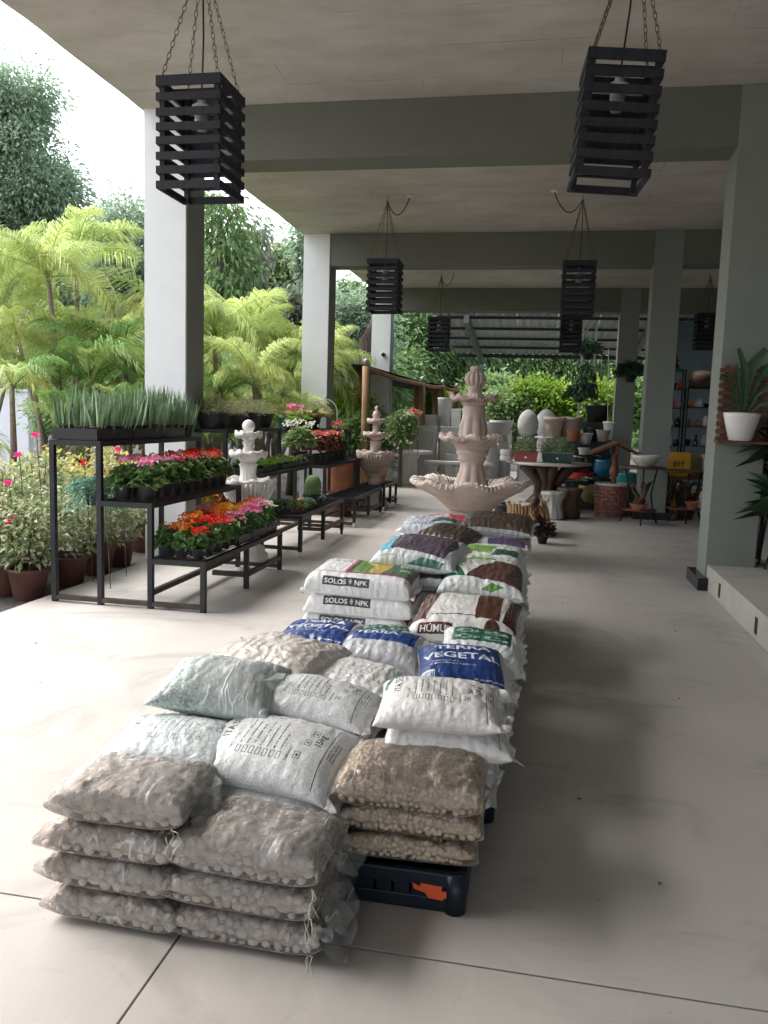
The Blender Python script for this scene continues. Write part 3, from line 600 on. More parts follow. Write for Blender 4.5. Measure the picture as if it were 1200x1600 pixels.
def stonemat(name, cols):
    m, t, p = nodes(name); oi = N(t, 'ShaderNodeObjectInfo'); g = N(t, 'ShaderNodeNewGeometry'); ad = N(t, 'ShaderNodeMath', operation='ADD'); fr = N(t, 'ShaderNodeMath', operation='FRACT')
    t.links.new(oi.outputs['Random'], ad.inputs[0]); t.links.new(g.outputs['Random Per Island'], ad.inputs[1]); t.links.new(ad.outputs[0], fr.inputs[0])
    r = ramp(t, fr.outputs[0], [(i/(len(cols)-1), c) for i, c in enumerate(cols)]); co_ = coords(t); n = N(t, 'ShaderNodeTexNoise', Scale=60, Detail=4); t.links.new(co_, n.inputs[0])
    r2 = ramp(t, n.outputs[0], [(.3, (.8, .8, .8)), (.7, (1, 1, 1))]); q = N(t, 'ShaderNodeMix', data_type='RGBA', blend_type='MULTIPLY'); q.inputs[0].default_value = 1
    t.links.new(r.outputs[0], q.inputs[6]); t.links.new(r2.outputs[0], q.inputs[7]); t.links.new(q.outputs[2], p.inputs['Base Color']); p.inputs['Roughness'].default_value = .65; return m
M['pebble'] = stonemat('river pebble', [(.56, .48, .42), (.70, .62, .56), (.78, .72, .66), (.66, .62, .60), (.62, .53, .46), (.84, .80, .76)])
M['beige stone'] = stonemat('beige pebble', [(.78, .66, .52), (.83, .73, .61), (.72, .59, .46), (.86, .79, .69)])
M['pebble core'] = mat('packed pebbles', (.52, .45, .40), .85, 40, .4, .5)
M['beige core'] = mat('packed beige pebbles', (.62, .5, .39), .85, 60, .4, .5)
# ------------------------------------------------------------------ sacks
def sack_shape(L, W, T, seed, kt=.55, n=3.6, m=2.1, pinch=.06, wr=.004, lump=.008, nu=60, nv=44, off=0.0, crease=.009):
    r = random.Random(seed); sx, sy = r.uniform(-50, 50), r.uniform(-50, 50); ph = [r.uniform(0, 6) for _ in range(4)]
    P = np.linspace(-1, 1, nu); Q = np.linspace(-1, 1, nv); ear = [r.uniform(-.012, .012) for _ in range(4)]
    top = np.zeros((nu, nv, 3)); bot = np.zeros((nu, nv, 3)); seam = (1-kt)*T
    skew = r.uniform(-.02, .02); bulge = r.uniform(-.03, .03)
    for i, p in enumerate(P):
        s = math.sin(p*PI/2)*.6+p*.4
        for j, q in enumerate(Q):
            t = math.sin(q*PI/2)*.6+q*.4
            h = max(0, 1-abs(s)**n)**(1/m)*max(0, 1-abs(t)**n)**(1/m)
            x = L/2*s*(1-pinch*(1-t*t)*abs(s)**3+bulge*t*.3)+skew*t*W*.5
            y = W/2*t*(1-pinch*1.2*(1-s*s)*abs(t)**3+bulge*s*.4)
            lo = noise.noise(Vector((x*6+sx, y*6+sy, .5)))*.7+noise.noise(Vector((x*14+sx, y*14+sy, 2.5)))*.4
            ws = math.exp(-(1-abs(s))/.16); wt = math.exp(-(1-abs(t))/.2)
            c1 = noise.noise(Vector((y*34+sx, s*2.4, ph[0]))); c2 = noise.noise(Vector((x*26+sy, t*2.4, ph[1])))
            cr = (1-abs(c1)*2.4)*ws+(1-abs(c2)*2.4)*wt*.8
            g1 = noise.noise(Vector((x*9+y*13+sx, y*5-x*22, ph[2]))); g2 = noise.noise(Vector((x*24+sy, y*8+x*9, ph[3]))); g3 = noise.noise(Vector((x*3+sx, y*3+sy, 9)))
            rg = (max(0, 1-abs(g1)*5)**2*(.3+max(0, g3))+max(0, 1-abs(g2)*5)**2*(.3+max(0, -g3)))*crease
            e = (ear[0] if s > 0 else ear[1])*(abs(s)**4)*(t*t)
            z0 = seam+e+(c1*ws*.006)
            edge = min(1, h*2.2)
            zt = z0+kt*T*h+(lo*lump+cr*wr-rg)*edge+off*h
            zb = z0-(1-kt)*T*h*(1 if h < 1 else 1)-off*h
            fx = 1+off*2/L; fy = 1+off*2/W
            top[i, j] = (x*fx, y*fy, zt); bot[i, j] = (x*fx, y*fy, max(0, zb) if off == 0 else zb)
    return top, bot
def sack_mesh(name, top, bot, m):
    nu, nv = top.shape[:2]; V = np.concatenate([top.reshape(-1, 3), bot.reshape(-1, 3)]); F = []; k = nu*nv
    for i in range(nu-1):
        for j in range(nv-1):
            a, b, c, d = i*nv+j, (i+1)*nv+j, (i+1)*nv+j+1, i*nv+j+1; F.append((a, b, c, d)); F.append((k+a, k+d, k+c, k+b))
    me = tri_mesh(name, V, np.array(F), m, True); uv = me.uv_layers.new(name='UVMap')
    al = lambda q: np.concatenate([[0], np.cumsum(np.linalg.norm(np.diff(q, axis=0), axis=1))])
    au = al(top[:, nv//2]); av = al(top[nu//2]); U, Vv = np.meshgrid(au/au[-1], av/av[-1], indexing='ij'); tu = np.stack([U, Vv], -1).reshape(-1, 2); bu = tu.copy(); bu[:, 0] = .005; bu[:, 1] *= .02
    allu = np.concatenate([tu, bu]); idx = np.empty(len(me.loops), np.int32); me.loops.foreach_get('vertex_index', idx); uv.data.foreach_set('uv', allu[idx].astype(np.float32).ravel())
    bm = bmesh.new(); bm.from_mesh(me); bmesh.ops.remove_doubles(bm, verts=bm.verts, dist=.0004); bm.to_mesh(me); bm.free(); me.shade_smooth(); return me
def seam_strip(L, W, T, kt, seed, top, side, wid=.03):
    r = random.Random(seed+side); b = MB(); nv = top.shape[1]; i = -1 if side > 0 else 0; rows = 4; base = top[i]
    for k in range(rows):
        for j in range(nv):
            p = base[j]; f = k/(rows-1); w_ = wid*(.75+.9*noise.noise(Vector((j*.16, side*3, seed))))
            b.v.append((p[0]+side*f*w_, p[1]*(1+.03*f), p[2]+f*wid*(.7*noise.noise(Vector((j*.15, seed, 2)))+.12)-.35*wid*f*f))
    for k in range(rows-1):
        for j in range(nv-1): b.f.append((k*nv+j, k*nv+j+1, (k+1)*nv+j+1, (k+1)*nv+j))
    return b
SACK = {}
def sack(style, label, c, z, L=.44, W=.30, T=.11, yaw=0, pitch=0, roll=0, seed=None, kt=.58, group=None, flaps=(1,), name='sack', **kw):
    """a filled sack, base centre at c, z; pitch > 0 lowers the side that faces the camera"""
    seed = seed if seed is not None else int(abs(c[0]*1000+c[1]*37+z*911)) % 997
    t = thing(name, label, 'sack', (c[0], c[1], z), 0, group); t.rotation_euler = Euler((math.radians(pitch), math.radians(roll), math.radians(yaw)), 'XYZ')
    top, bot = sack_shape(L, W, T, seed, kt, **kw); link('sack_body', sack_mesh('sack_body', top, bot, PM.get(style) or M[style]), t)
    for s in flaps: seam_strip(L, W, T, kt, seed, top, s).build('seam', PM['plain'] if style not in ('terra', 'terra flip') else PM['plain'], t, True)
    return t
PEB = []
def pebble_meshes(m):
    out_ = []
    for k in range(8):
        b = MB(); r = random.Random(k); b.lathe_ball((0, 0, 0), .5, 8, 4, (1, r.uniform(.72, .95), r.uniform(.55, .8)))
        b.v = [tuple(Vector(v)*(1+.28*noise.noise(Vector(v)*2.1+Vector((k*7, 0, 0))))) for v in b.v]; out_.append(b.mesh('pebble', m, True))
    return out_
def pebble_sack(label, c, z, L, W, T, yaw, seed, stone, core, film, dmin, size, topmost, parts=150, group=None, pitch=0, kt=.5):
    t = thing('pebble_sack', label, 'sack', (c[0], c[1], z), 0, group); t.rotation_euler = Euler((math.radians(pitch), 0, math.radians(yaw)), 'XYZ')
    top, bot = sack_shape(L, W, T, seed, kt, wr=.003, lump=.007, nu=56, nv=40, n=4.2, m=2.4, pinch=.05)
    shrink = np.array([.93, .90, .86]); cen = np.array([0, 0, T*(1-kt)])
    link('filling', sack_mesh('filling', (top-cen)*shrink+cen, (bot-cen)*shrink+cen+[0, 0, .004], M[core]), t)
    # pebbles pressed against the film
    r = np.random.default_rng(seed); G = [top, bot]; pts, nor = [], []
    for gi, g in enumerate(G):
        du = g[1:, :-1]-g[:-1, :-1]; dv = g[:-1, 1:]-g[:-1, :-1]; n_ = np.cross(du, dv); a = np.linalg.norm(n_, axis=2); n_ = n_/np.maximum(a, 1e-9)[..., None]*(1 if gi == 0 else -1)
        k = int(a.sum()/dmin**2*7); w_ = (a/a.sum()).ravel(); id_ = r.choice(len(w_), k, p=w_); i, j = np.unravel_index(id_, a.shape); u, v = r.random((2, k, 1))
        pts.append(g[i, j]+du[i, j]*u+dv[i, j]*v); nor.append(n_[i, j])
    P = np.concatenate(pts); Nn = np.concatenate(nor); inb = (np.abs(P[:, 0]) < L*.465) & (np.abs(P[:, 1]) < W*.47); keep = inb & (Nn[:, 2] > -.75) if topmost else inb & (Nn[:, 2] < .86) & (Nn[:, 2] > -.8); P, Nn = P[keep], Nn[keep]
    cell = {}; sel = []
    for k in range(len(P)):
        key = tuple(np.floor(P[k]/dmin).astype(int)); ok = True
        for dx in (-1, 0, 1):
            for dy in (-1, 0, 1):
                for dz in (-1, 0, 1):
                    for q in cell.get((key[0]+dx, key[1]+dy, key[2]+dz), ()):
                        if np.sum((P[q]-P[k])**2) < dmin*dmin: ok = False; break
        if ok: cell.setdefault(key, []).append(k); sel.append(k)
    front = [k for k in sel if Nn[k][1] < -.25 or (topmost and Nn[k][2] > .5)]; front.sort(key=lambda k: P[k][1]); front = front[:parts]; fs = set(front); rest = [k for k in sel if k not in fs]
    pm = PEB[0] if stone == 'pebble' else PEB[1]; mb = MB()
    for k in sel:
        q = Vector(Nn[k]).to_track_quat('Z', 'Y').to_matrix()@Matrix.Rotation(r.uniform(0, 6.28), 3, 'Z')@Matrix.Rotation(r.normal()*.35, 3, 'X'); s = size*r.uniform(.72, 1.4); pos = Vector(P[k])-Vector(Nn[k])*(s*.34+.001); pos.z = max(pos.z, s*.33)
        if k in fs:
            o = link('pebble', pm[int(r.integers(8))], t, pos); o.rotation_euler = q.to_euler(); o.scale = (s, s, s*.95)
        else:
            me = pm[int(r.integers(8))]; mb.add([pos+q@(v.co*s) for v in me.vertices], [tuple(f.vertices) for f in me.polygons])
    if rest: o = mb.build('pebbles', M[stone], t, True); o['kind'] = 'stuff'
    ftop, fbot = top.copy(), bot.copy()
    for i in range(ftop.shape[0]):
        for j in range(ftop.shape[1]):
            v = Vector(ftop[i, j]); ftop[i, j, 2] += .002+size*.14*noise.noise(v*38+Vector((seed, 0, 0)))+size*.08*noise.noise(Vector((v.x*70+seed, v.y*16, 0)))
    f = link('film', sack_mesh('film', (ftop-cen)*[1.012, 1.014, 1]+cen, (fbot-cen)*[1.012, 1.014, 1]+cen, M[film]), t)
    return t
PEB.append(pebble_meshes(M['pebble'])); PEB.append(pebble_meshes(M['beige stone']))
def thread(parent, pts, name='thread', r=.0011):
    b = MB(); b.tube(pts, r, 5); return b.build(name, M['thread'], parent, True)
GP = 'clear sacks of grey river pebbles at the front of the pile'
PX = []
for k, (cx, z, lab) in enumerate([(-1.150, 0, 'clear sack of large river pebbles, bottom of the front left stack'), (-1.168, .098, 'clear sack of large river pebbles, second from the bottom in the front left stack'),
                   (-1.172, .196, 'clear sack of large river pebbles, third up in the front left stack'), (-1.140, .296, 'wrinkled clear sack of large river pebbles on top of the front left stack')]):
    PX.append(pebble_sack(lab, (cx, 2.155+.004*k), z, .425, .31, .114 if k < 3 else .13, -2+k, 11+k, 'pebble', 'pebble core', 'film hazy' if k == 3 else 'film', .031, .037, k == 3, 60 if k < 3 else 210, GP))
for k, (cx, z, T_, lab) in enumerate([(-.742, 0, .112, 'clear sack of small river pebbles, bottom of the front middle stack'), (-.752, .100, .115, 'clear sack of small river pebbles, middle of the front middle stack'), (-.745, .198, .135, 'large clear sack of small river pebbles on top of the front middle stack')]):
    PX.append(pebble_sack(lab, (cx, 2.15), z, .455, .31, T_, -1-k, 21+k, 'pebble', 'pebble core', 'film hazy' if k == 2 else 'film', .025, .029, k == 2, 90 if k < 2 else 280, GP))
for t, o in ((PX[3], (.19, -.165, .04)), (PX[6], (.21, -.15, .03)), (PX[5], (.21, -.155, .05)), (PX[4], (.20, -.155, .04)), (PX[6], (.22, .12, .08))):
    o = Vector(o); r = random.Random(o.x*99+o.y)
    for q in range(3):
        pts = [o]; 
        for i in range(5): pts.append(pts[-1]+Vector((r.uniform(-.014, .016), r.uniform(-.010, .004), -.018 if i > 0 else .004)))
        thread(t, pts)
# loose film flaps at the right of the front bags
def flap(parent, p0, u, v, name='film_flap'):
    b = MB(); n = 9; p0, u, v = Vector(p0), Vector(u), Vector(v); nn = u.cross(v).normalized()
    for i in range(n):
        for j in range(n): a, c = i/(n-1), j/(n-1); b.v.append(tuple(p0+u*a*(1-.25*c*c)+v*c+nn*(.022*noise.noise(Vector((a*3, c*3, p0.z*30)))+.012*math.sin(a*9+c*4))))
    for i in range(n-1):
        for j in range(n-1): b.f.append((i*n+j, i*n+j+1, (i+1)*n+j+1, (i+1)*n+j))
    return b.build(name, M['film flap'], parent, True)
flap(PX[4], (.215, -.13, .05), (.0, .2, .03), (.075, .0, -.045)); flap(PX[5], (.21, -.10, .05), (.01, .2, .01), (.075, .01, -.09)); flap(PX[5], (.215, -.15, .035), (.06, .01, -.015), (.01, -.01, -.035)); flap(PX[6], (.215, -.02, .05), (.01, .14, .02), (.07, .02, -.06))
flap(PX[3], (.20, -.09, .06), (.01, .17, .05), (.05, -.01, -.05))
# beige pebbles on the dark blue crate
GB = 'clear sacks of beige pebbles on the crate'
for k, (cx, cy, z, T_, L_, pt, lab) in enumerate([(-.345, 2.49, .126, .100, .44, 0, 'clear sack of beige pebbles, lowest of three lying on the blue crate'), (-.335, 2.485, .212, .106, .455, 0, 'clear sack of beige pebbles, middle of three on the blue crate'), (-.345, 2.465, .304, .128, .47, 5, 'clear sack of beige pebbles, uppermost of three on the blue crate')]):
    pebble_sack(lab, (cx, cy), z, L_, .32, T_, 2-k, 31+k, 'beige stone', 'beige core', 'film warm hazy' if k == 2 else 'film warm', .0165, .0205, k == 2, 190 if k < 2 else 290, GB, pt)
def crate(label, loc, first=True):
    t = thing('plastic_crate', label, 'crate', loc, 0, 'plastic crates under the sacks'); hx, hy, h = .185, .28, .124
    b = MB()
    for s in (-1, 1):
        b.box(-hx, hx, s*hy-.012, s*hy+.012, .0, .045); b.box(-hx, hx, s*hy-.014, s*hy+.014, .078, h); b.box(s*hx-.012, s*hx+.012, -hy+.013, hy-.013, 0, .045); b.box(s*hx-.014, s*hx+.014, -hy+.015, hy-.015, .078, h)
    b.build('rim', M['blue crate'], t, bevel=.006)
    for s in (-1, 1):
        for i in range(7):
            q = MB(); x = -hx+.02+i*(2*hx-.04)/6; q.box(x-.023, x+.023, s*hy-.009, s*hy+.009, .046, .0775); q.build('rib', M['blue crate'], t)
        q = MB(); q.box(s*hx-.008, s*hx+.008, -hy+.02, hy-.02, .046, .0775); q.build('side_panel', M['blue crate'], t)
    b = MB(); b.box(-hx+.013, hx-.013, -hy+.013, hy-.013, .1, .115); b.build('crate_bottom', M['blue crate'], t)
    for sx in (-1, 1):
        q = MB(); q.tube([(sx*(hx-.02), -hy+.006, 0), (sx*(hx-.02), -hy+.006, h-.004)], .034, 14); q.build('corner', M['blue crate'], t, True)
    if first:
        b = MB(); y = -hy-.0165; P = [(.035, .085), (.06, .075), (.06, .087), (.125, .083), (.125, .068), (.185, .072), (.185, .052), (.13, .047), (.13, .04), (.085, .043), (.075, .058), (.04, .067)]
        b.v = [(px_, y, pz) for px_, pz in P]+[(px_, y+.004, pz) for px_, pz in P]; n = len(P); b.f = [tuple(range(n))]+[(i, n+i, n+(i+1) % n, (i+1) % n) for i in range(n)]; b.build('paper_label', M['orange'], t)
    return t
cr0 = crate('dark blue plastic crate with a torn orange label under the beige pebble sacks', (-.352, 2.625, .001))
for k in range(1, 6):
    c = crate('dark blue plastic crate in the shade on the floor under the %s' % ['barcode sack', 'brown and white sack', 'brown and green sack', 'lime green sacks', 'dark mulch sack'][k-1], (-.30, 2.625+k*.6, .001), False)
# printed gravel sacks behind the front stacks
S = sack
S('seixos clear', 'clear printed sack of white grit behind the front left pebble stack', (-1.13, 2.435), .345, .44, .30, .125, 2, 6, 0, 3, wr=.006, n=2.7, m=1.75, crease=.006)
S('grit', 'plain clear sack of white grit lying under the green grit sack', (-1.10, 2.66), .335, .40, .28, .115, 4, 0, 0, 4, lump=.012)
def green_grit():
    t = thing('sack', 'tied clear sack of grey green grit lying on the left of the white sacks', 'sack', (-1.075, 2.675, .455)); t.rotation_euler = Euler((math.radians(9), math.radians(2), math.radians(3)))
    top, bot = sack_shape(.44, .36, .15, 77, .55, n=2.6, m=1.8, pinch=.10, wr=.004, lump=.008)
    link('grit', sack_mesh('grit', (top-[0, 0, .06])*[.975, .975, .95]+[0, 0, .062], (bot-[0, 0, .06])*[.975, .975, .95]+[0, 0, .062], M['green grit']), t)
    link('film', sack_mesh('film', top, bot, M['film milky']), t)
    b = MB(); n = 8
    for i in range(n):
        for j in range(5): a = i/(n-1); c = j/4; b.v.append((.03+.18*a, -.14+.19*a, .085+.05*math.sin(c*PI)*(1-.3*a)+.008*math.sin(a*17)-(.045 if a < .2 else 0)+.02*a-c*.01)); b.v[-1] = (b.v[-1][0]+.035*c, b.v[-1][1]-.02*c, b.v[-1][2])
    for i in range(n-1):
        for j in range(4): b.f.append((i*5+j, i*5+j+1, (i+1)*5+j+1, (i+1)*5+j))
    b.build('twisted_neck', M['film milky'], t, True)
green_grit()
S('seixos', 'printed white 15kg sack tilted forward at the centre of the front row', (-.80, 2.45), .345, .48, .34, .13, -6, 17, 2, 5, wr=.005, n=2.7, m=1.75, crease=.006)
S('grit', 'plain white grit sack directly under the tilted printed sack', (-.765, 2.41), .235, .46, .30, .115, -3, 3, 0, 6, lump=.01)
S('seixos', 'printed white sack in the second row, left of the tied film tail', (-.735, 2.725), .425, .41, .29, .125, -5, 7, 3, 7, wr=.007, lump=.014, n=2.7, m=1.75, crease=.006)
S('seixos smooth', 'smooth printed white sack, upper of two behind the beige pebbles', (-.300, 2.70), .468, .42, .35, .118, 5, 5, 1, 8, kt=.6, n=3, m=1.9, crease=.010)
S('seixos smooth', 'smooth printed white sack, lower of two behind the beige pebbles', (-.270, 2.70), .378, .43, .34, .115, 5, 4, 2, 9, kt=.6, crease=.010)
S('plain', 'blank white sack in front of the half silver blue sack', (-.685, 3.03), .40, .40, .30, .13, -8, 4, 4, 10, wr=.008)
S('plain warm', 'clouded film sack of brown soil behind the green grit sack', (-1.00, 3.04), .425, .50, .42, .17, -14, 4, -4, 12, kt=.55, wr=.014, lump=.024, n=2.6)
S('terra', 'blue TERRA VEGETAL sack with barcode on the right of the pile', (-.265, 3.18), .432, .37, .34, .14, 9, 12, 2, 13, kt=.65)
S('terra flip', 'blue and silver sack folded in the middle of the pile', (-.625, 3.36), .42, .37, .26, .15, -6, 14, 0, 14, wr=.008)
S('terra', 'dark blue TERRA VEGETAL sack at the left edge behind the soil sack', (-.945, 3.55), .415, .40, .32, .125, -6, 6, -2, 15)
S('greenbox', 'pale sack with a dark green printed panel behind the barcode sack', (-.215, 3.48), .43, .36, .30, .14, 0, 14, 3, 16, wr=.007)
S('greenbox', 'small crumpled pale sack between the blue sacks and the soil stack', (-.66, 3.62), .40, .30, .22, .13, 20, 8, 0, 17, wr=.012)
S('humus', 'white and brown HÚMUS sack right of the NPK stack', (-.31, 3.88), .46, .52, .46, .165, -1, 9, 1, 18, kt=.66)
for k, (z, dx, lab) in enumerate([(.262, .0, 'white SOLOS NPK sack lowest in its stack behind the blue sack'), (.372, -.005, 'white SOLOS NPK sack third from the top of its stack'), (.476, .012, 'white SOLOS NPK sack second from the top of its stack'), (.578, 0, 'white SOLOS NPK sack with green and yellow print on top of its stack')]):
    S('solos', lab, (-.885+dx, 4.20), z, .56, .44, .117, -4+k, 2, 1, 40+k, kt=.80, group='white soil sacks stacked on the left', n=9, m=3.2, pinch=.025, wr=.004, lump=.005, crease=.004, flaps=(1, -1))
S('brown green', 'white sack printed dark brown and green behind the HÚMUS sack', (-.275, 4.42), .555, .46, .48, .155, 0, 8, 2, 20, kt=.68)
S('purple stripe', 'white sack with a purple stripe squeezed under the brown and green sack', (-.26, 4.40), .455, .45, .46, .12, 1, 2, 0, 21, kt=.68)
S('teal mauve', 'shiny sack printed pale blue and mauve behind the NPK stack', (-.635, 4.52), .665, .47, .46, .15, -5, 8, 3, 22, kt=.6, n=3)
S('black', 'dark sack under the pale blue and mauve sack', (-.62, 4.50), .555, .48, .44, .12, -3, 2, 0, 23, kt=.6)
S('green white', 'white sack printed lime green, third from the top of the rear right stack', (-.275, 4.93), .52, .42, .40, .13, 3, 5, 0, 24)
S('green white', 'white and green sack second from the top of the rear right stack', (-.28, 5.20), .57, .42, .38, .12, -4, 4, 0, 25)
S('purple stripe', 'white sack just below the dark mulch sack at the rear right', (-.275, 5.62), .60, .46, .42, .12, 2, 3, 0, 26)
S('mulch', 'clear sack of dark bark mulch topping the rear right stack', (-.275, 5.68), .705, .50, .42, .14, -2, 6, 2, 27, kt=.6)
S('mulch', 'crumpled sack of brown mulch in the middle behind the mauve sack', (-.58, 5.45), .63, .38, .34, .14, -20, 8, 6, 28, wr=.014, lump=.02)
for k, (z, lab) in enumerate([(.50, 'white printed sack, lowest seen of the rear left stack'), (.59, 'white printed sack in the middle of the rear left stack'), (.68, 'white printed sack on top of the rear left stack')]):
    S('newsprint', lab, (-.76+.01*k, 5.72), z, .42, .40, .105, 3-2*k, 3, 0, 50+k, group='white printed sacks at the rear left of the pile', flaps=(-1, 1))
S('black', 'flat grey sack behind the pale blue and mauve sack', (-.70, 5.05), .60, .42, .34, .10, -6, 3, -2, 30)
S('red', 'red printed sack at the far end of the pile', (-.62, 6.12), .64, .48, .36, .12, 4, 4, 0, 31)
# lower layers that carry the rest of the pile
low = None
LV = ['lowest', 'second', 'third', 'fourth', 'fifth', 'sixth']
def lower(x, y, zs, what, L=.42, W=.32, T=.118):
    global low
    for i, z in enumerate(zs):
        lab = 'plain white sack, %s from the floor under the %s' % (LV[i], what)
        if low is None:
            low = S('plain', lab, (x, y), z, L, W, T, 0, 0, 0, 60, group='plain sacks in the lower layers', nu=30, nv=22, flaps=(1, -1))
        else: dup(low, lab, (x+random.uniform(-.015, .015), y, z), random.uniform(-.06, .06))
for (x, y, top, what) in [(-1.13, 2.47, .33, 'clear printed grit sack'), (-1.10, 2.78, .33, 'green grit sack'), (-1.05, 3.1, .42, 'clouded soil sack'), (-.95, 3.5, .41, 'left blue sack'), (-.78, 2.46, .22, 'tilted printed sack'), (-.74, 2.78, .42, 'second row printed sack'), (-.70, 3.1, .39, 'blank white sack'), (-.66, 3.42, .41, 'blue and silver sack'), (-.9, 4.05, .25, 'front of the NPK stack'), (-.9, 4.37, .25, 'back of the NPK stack'), (-.64, 3.74, .33, 'small crumpled pale sack'), (-.64, 4.5, .55, 'mauve sack'), (-.68, 4.95, .58, 'flat grey sack'), (-.75, 5.62, .49, 'rear left stack'), (-.55, 5.35, .6, 'crumpled mulch sack'), (-.62, 6.13, .62, 'red sack')]:
    n = int(round(top/.105)); lower(x, y, [k*top/n for k in range(n)], what)
for (x, y, top, what) in [(-.30, 2.85, .37, 'smooth printed sacks'), (-.30, 3.2, .45, 'barcode sack'), (-.28, 3.52, .47, 'green panel sack'), (-.28, 3.86, .44, 'brown and white sack'), (-.28, 4.38, .44, 'purple striped sack'), (-.28, 4.86, .5, 'lime green sack'), (-.28, 5.2, .55, 'second lime sack'), (-.28, 5.6, .58, 'dark mulch sack')]:
    n = int(round((top-.125)/.1)); lower(x, y, [.126+k*(top-.126)/n for k in range(n)], what)
# ------------------------------------------------------------------ pots and plants
def pot_prof(r, h, rim=.008, taper=.72):
    return [(r*taper*.96, 0), (r*taper, .004), (r*.97, h*.86), (r*.98, h*.87), (r+rim, h*.875), (r+rim, h), (r-.004, h), (r*.93, h*.9), (.001, h*.9)]
_pm = {}
def pot_mesh(r, h, m, n=18, **k):
    key = (round(r, 3), round(h, 3), m, n)
    if key not in _pm: b = MB(); b.lathe(pot_prof(r, h, **k), n); _pm[key] = b.mesh('pot', M[m], True)
    return _pm[key]
def earth(t, r, h): 
    key = ('e', round(r, 3), round(h, 3))
    if key not in _pm: b = MB(); b.lathe([(r*.92, h*.88), (r*.5, h*.91), (.001, h*.92)], 12); _pm[key] = b.mesh('soil', M['earth'])
    link('earth', _pm[key], t)
def blades(n, h, w, spread, lean=.25):
    P = np.zeros((n, 3)); a = rng.uniform(0, 2*PI, n); r = spread*np.sqrt(rng.random(n)); P[:, 0] = r*np.cos(a); P[:, 1] = r*np.sin(a)
    D = np.stack([np.cos(a)*lean*rng.uniform(.1, 1, n), np.sin(a)*lean*rng.uniform(.1, 1, n), np.ones(n)], 1); D += rng.normal(size=(n, 3))*.06
    return leaves(P, D, h*rng.uniform(.6, 1.05, n), w*rng.uniform(.8, 1.2, n), up=rng.normal(size=(n, 3))*[1, 1, .05], droop=0, fold=.25)
def dome(n, rx, rz, z0, L, W, up=.5, shell=.55, droop=.25):
    d = sph(n); d[:, 2] = np.abs(d[:, 2])*1.0-.15; rad = shell+(1-shell)*rng.random(n)**.6
    P = d*rad[:, None]*[rx, rx, rz]+[0, 0, z0]; D = d*[1, 1, .6]+[0, 0, up]+rng.normal(size=(n, 3))*.5
    return leaves(P-unit(D)*np.reshape(L*.5, (-1, 1)), D, L*rng.uniform(.7, 1.25, n), W*rng.uniform(.75, 1.2, n), droop=droop)
def heads(k, rx, z, m=16, hr=.03, s=.018, flat=.5):       # flower heads: domes of small petals
    out_ = []
    for i in range(k):
        a = rng.uniform(0, 2*PI); r = rx*math.sqrt((i+.5)/k); c = np.array([r*math.cos(a), r*math.sin(a), z+rng.uniform(-.02, .02)-.25*(r/rx)**2*.1])
        d = sph(m); d[:, 2] = np.abs(d[:, 2]); P = c+d*[hr, hr, hr*flat]
        out_.append(leaves(P, d+rng.normal(size=(m, 3))*.6+[0, 0, .3], s*rng.uniform(.8, 1.3, m), s*1.1, droop=0))
    return cat_mesh(out_)
def plant(name, label, cat, loc, potspec, parts, group=None, rz=None, scale=1, holder='pot'):
    t = thing(name, label, cat, loc, rng.uniform(0, 6.28) if rz is None else rz, group); r, h, m = potspec
    link(holder, pot_mesh(r, h, m), t); earth(t, r, h)
    for nm, me in parts: link(nm, me, t)
    if scale != 1: t.scale = (scale,)*3
    return t
ORD = ['first', 'second', 'third', 'fourth', 'fifth', 'sixth', 'seventh', 'eighth', 'ninth', 'tenth', 'eleventh', 'twelfth', 'thirteenth', 'fourteenth', 'fifteenth', 'sixteenth']
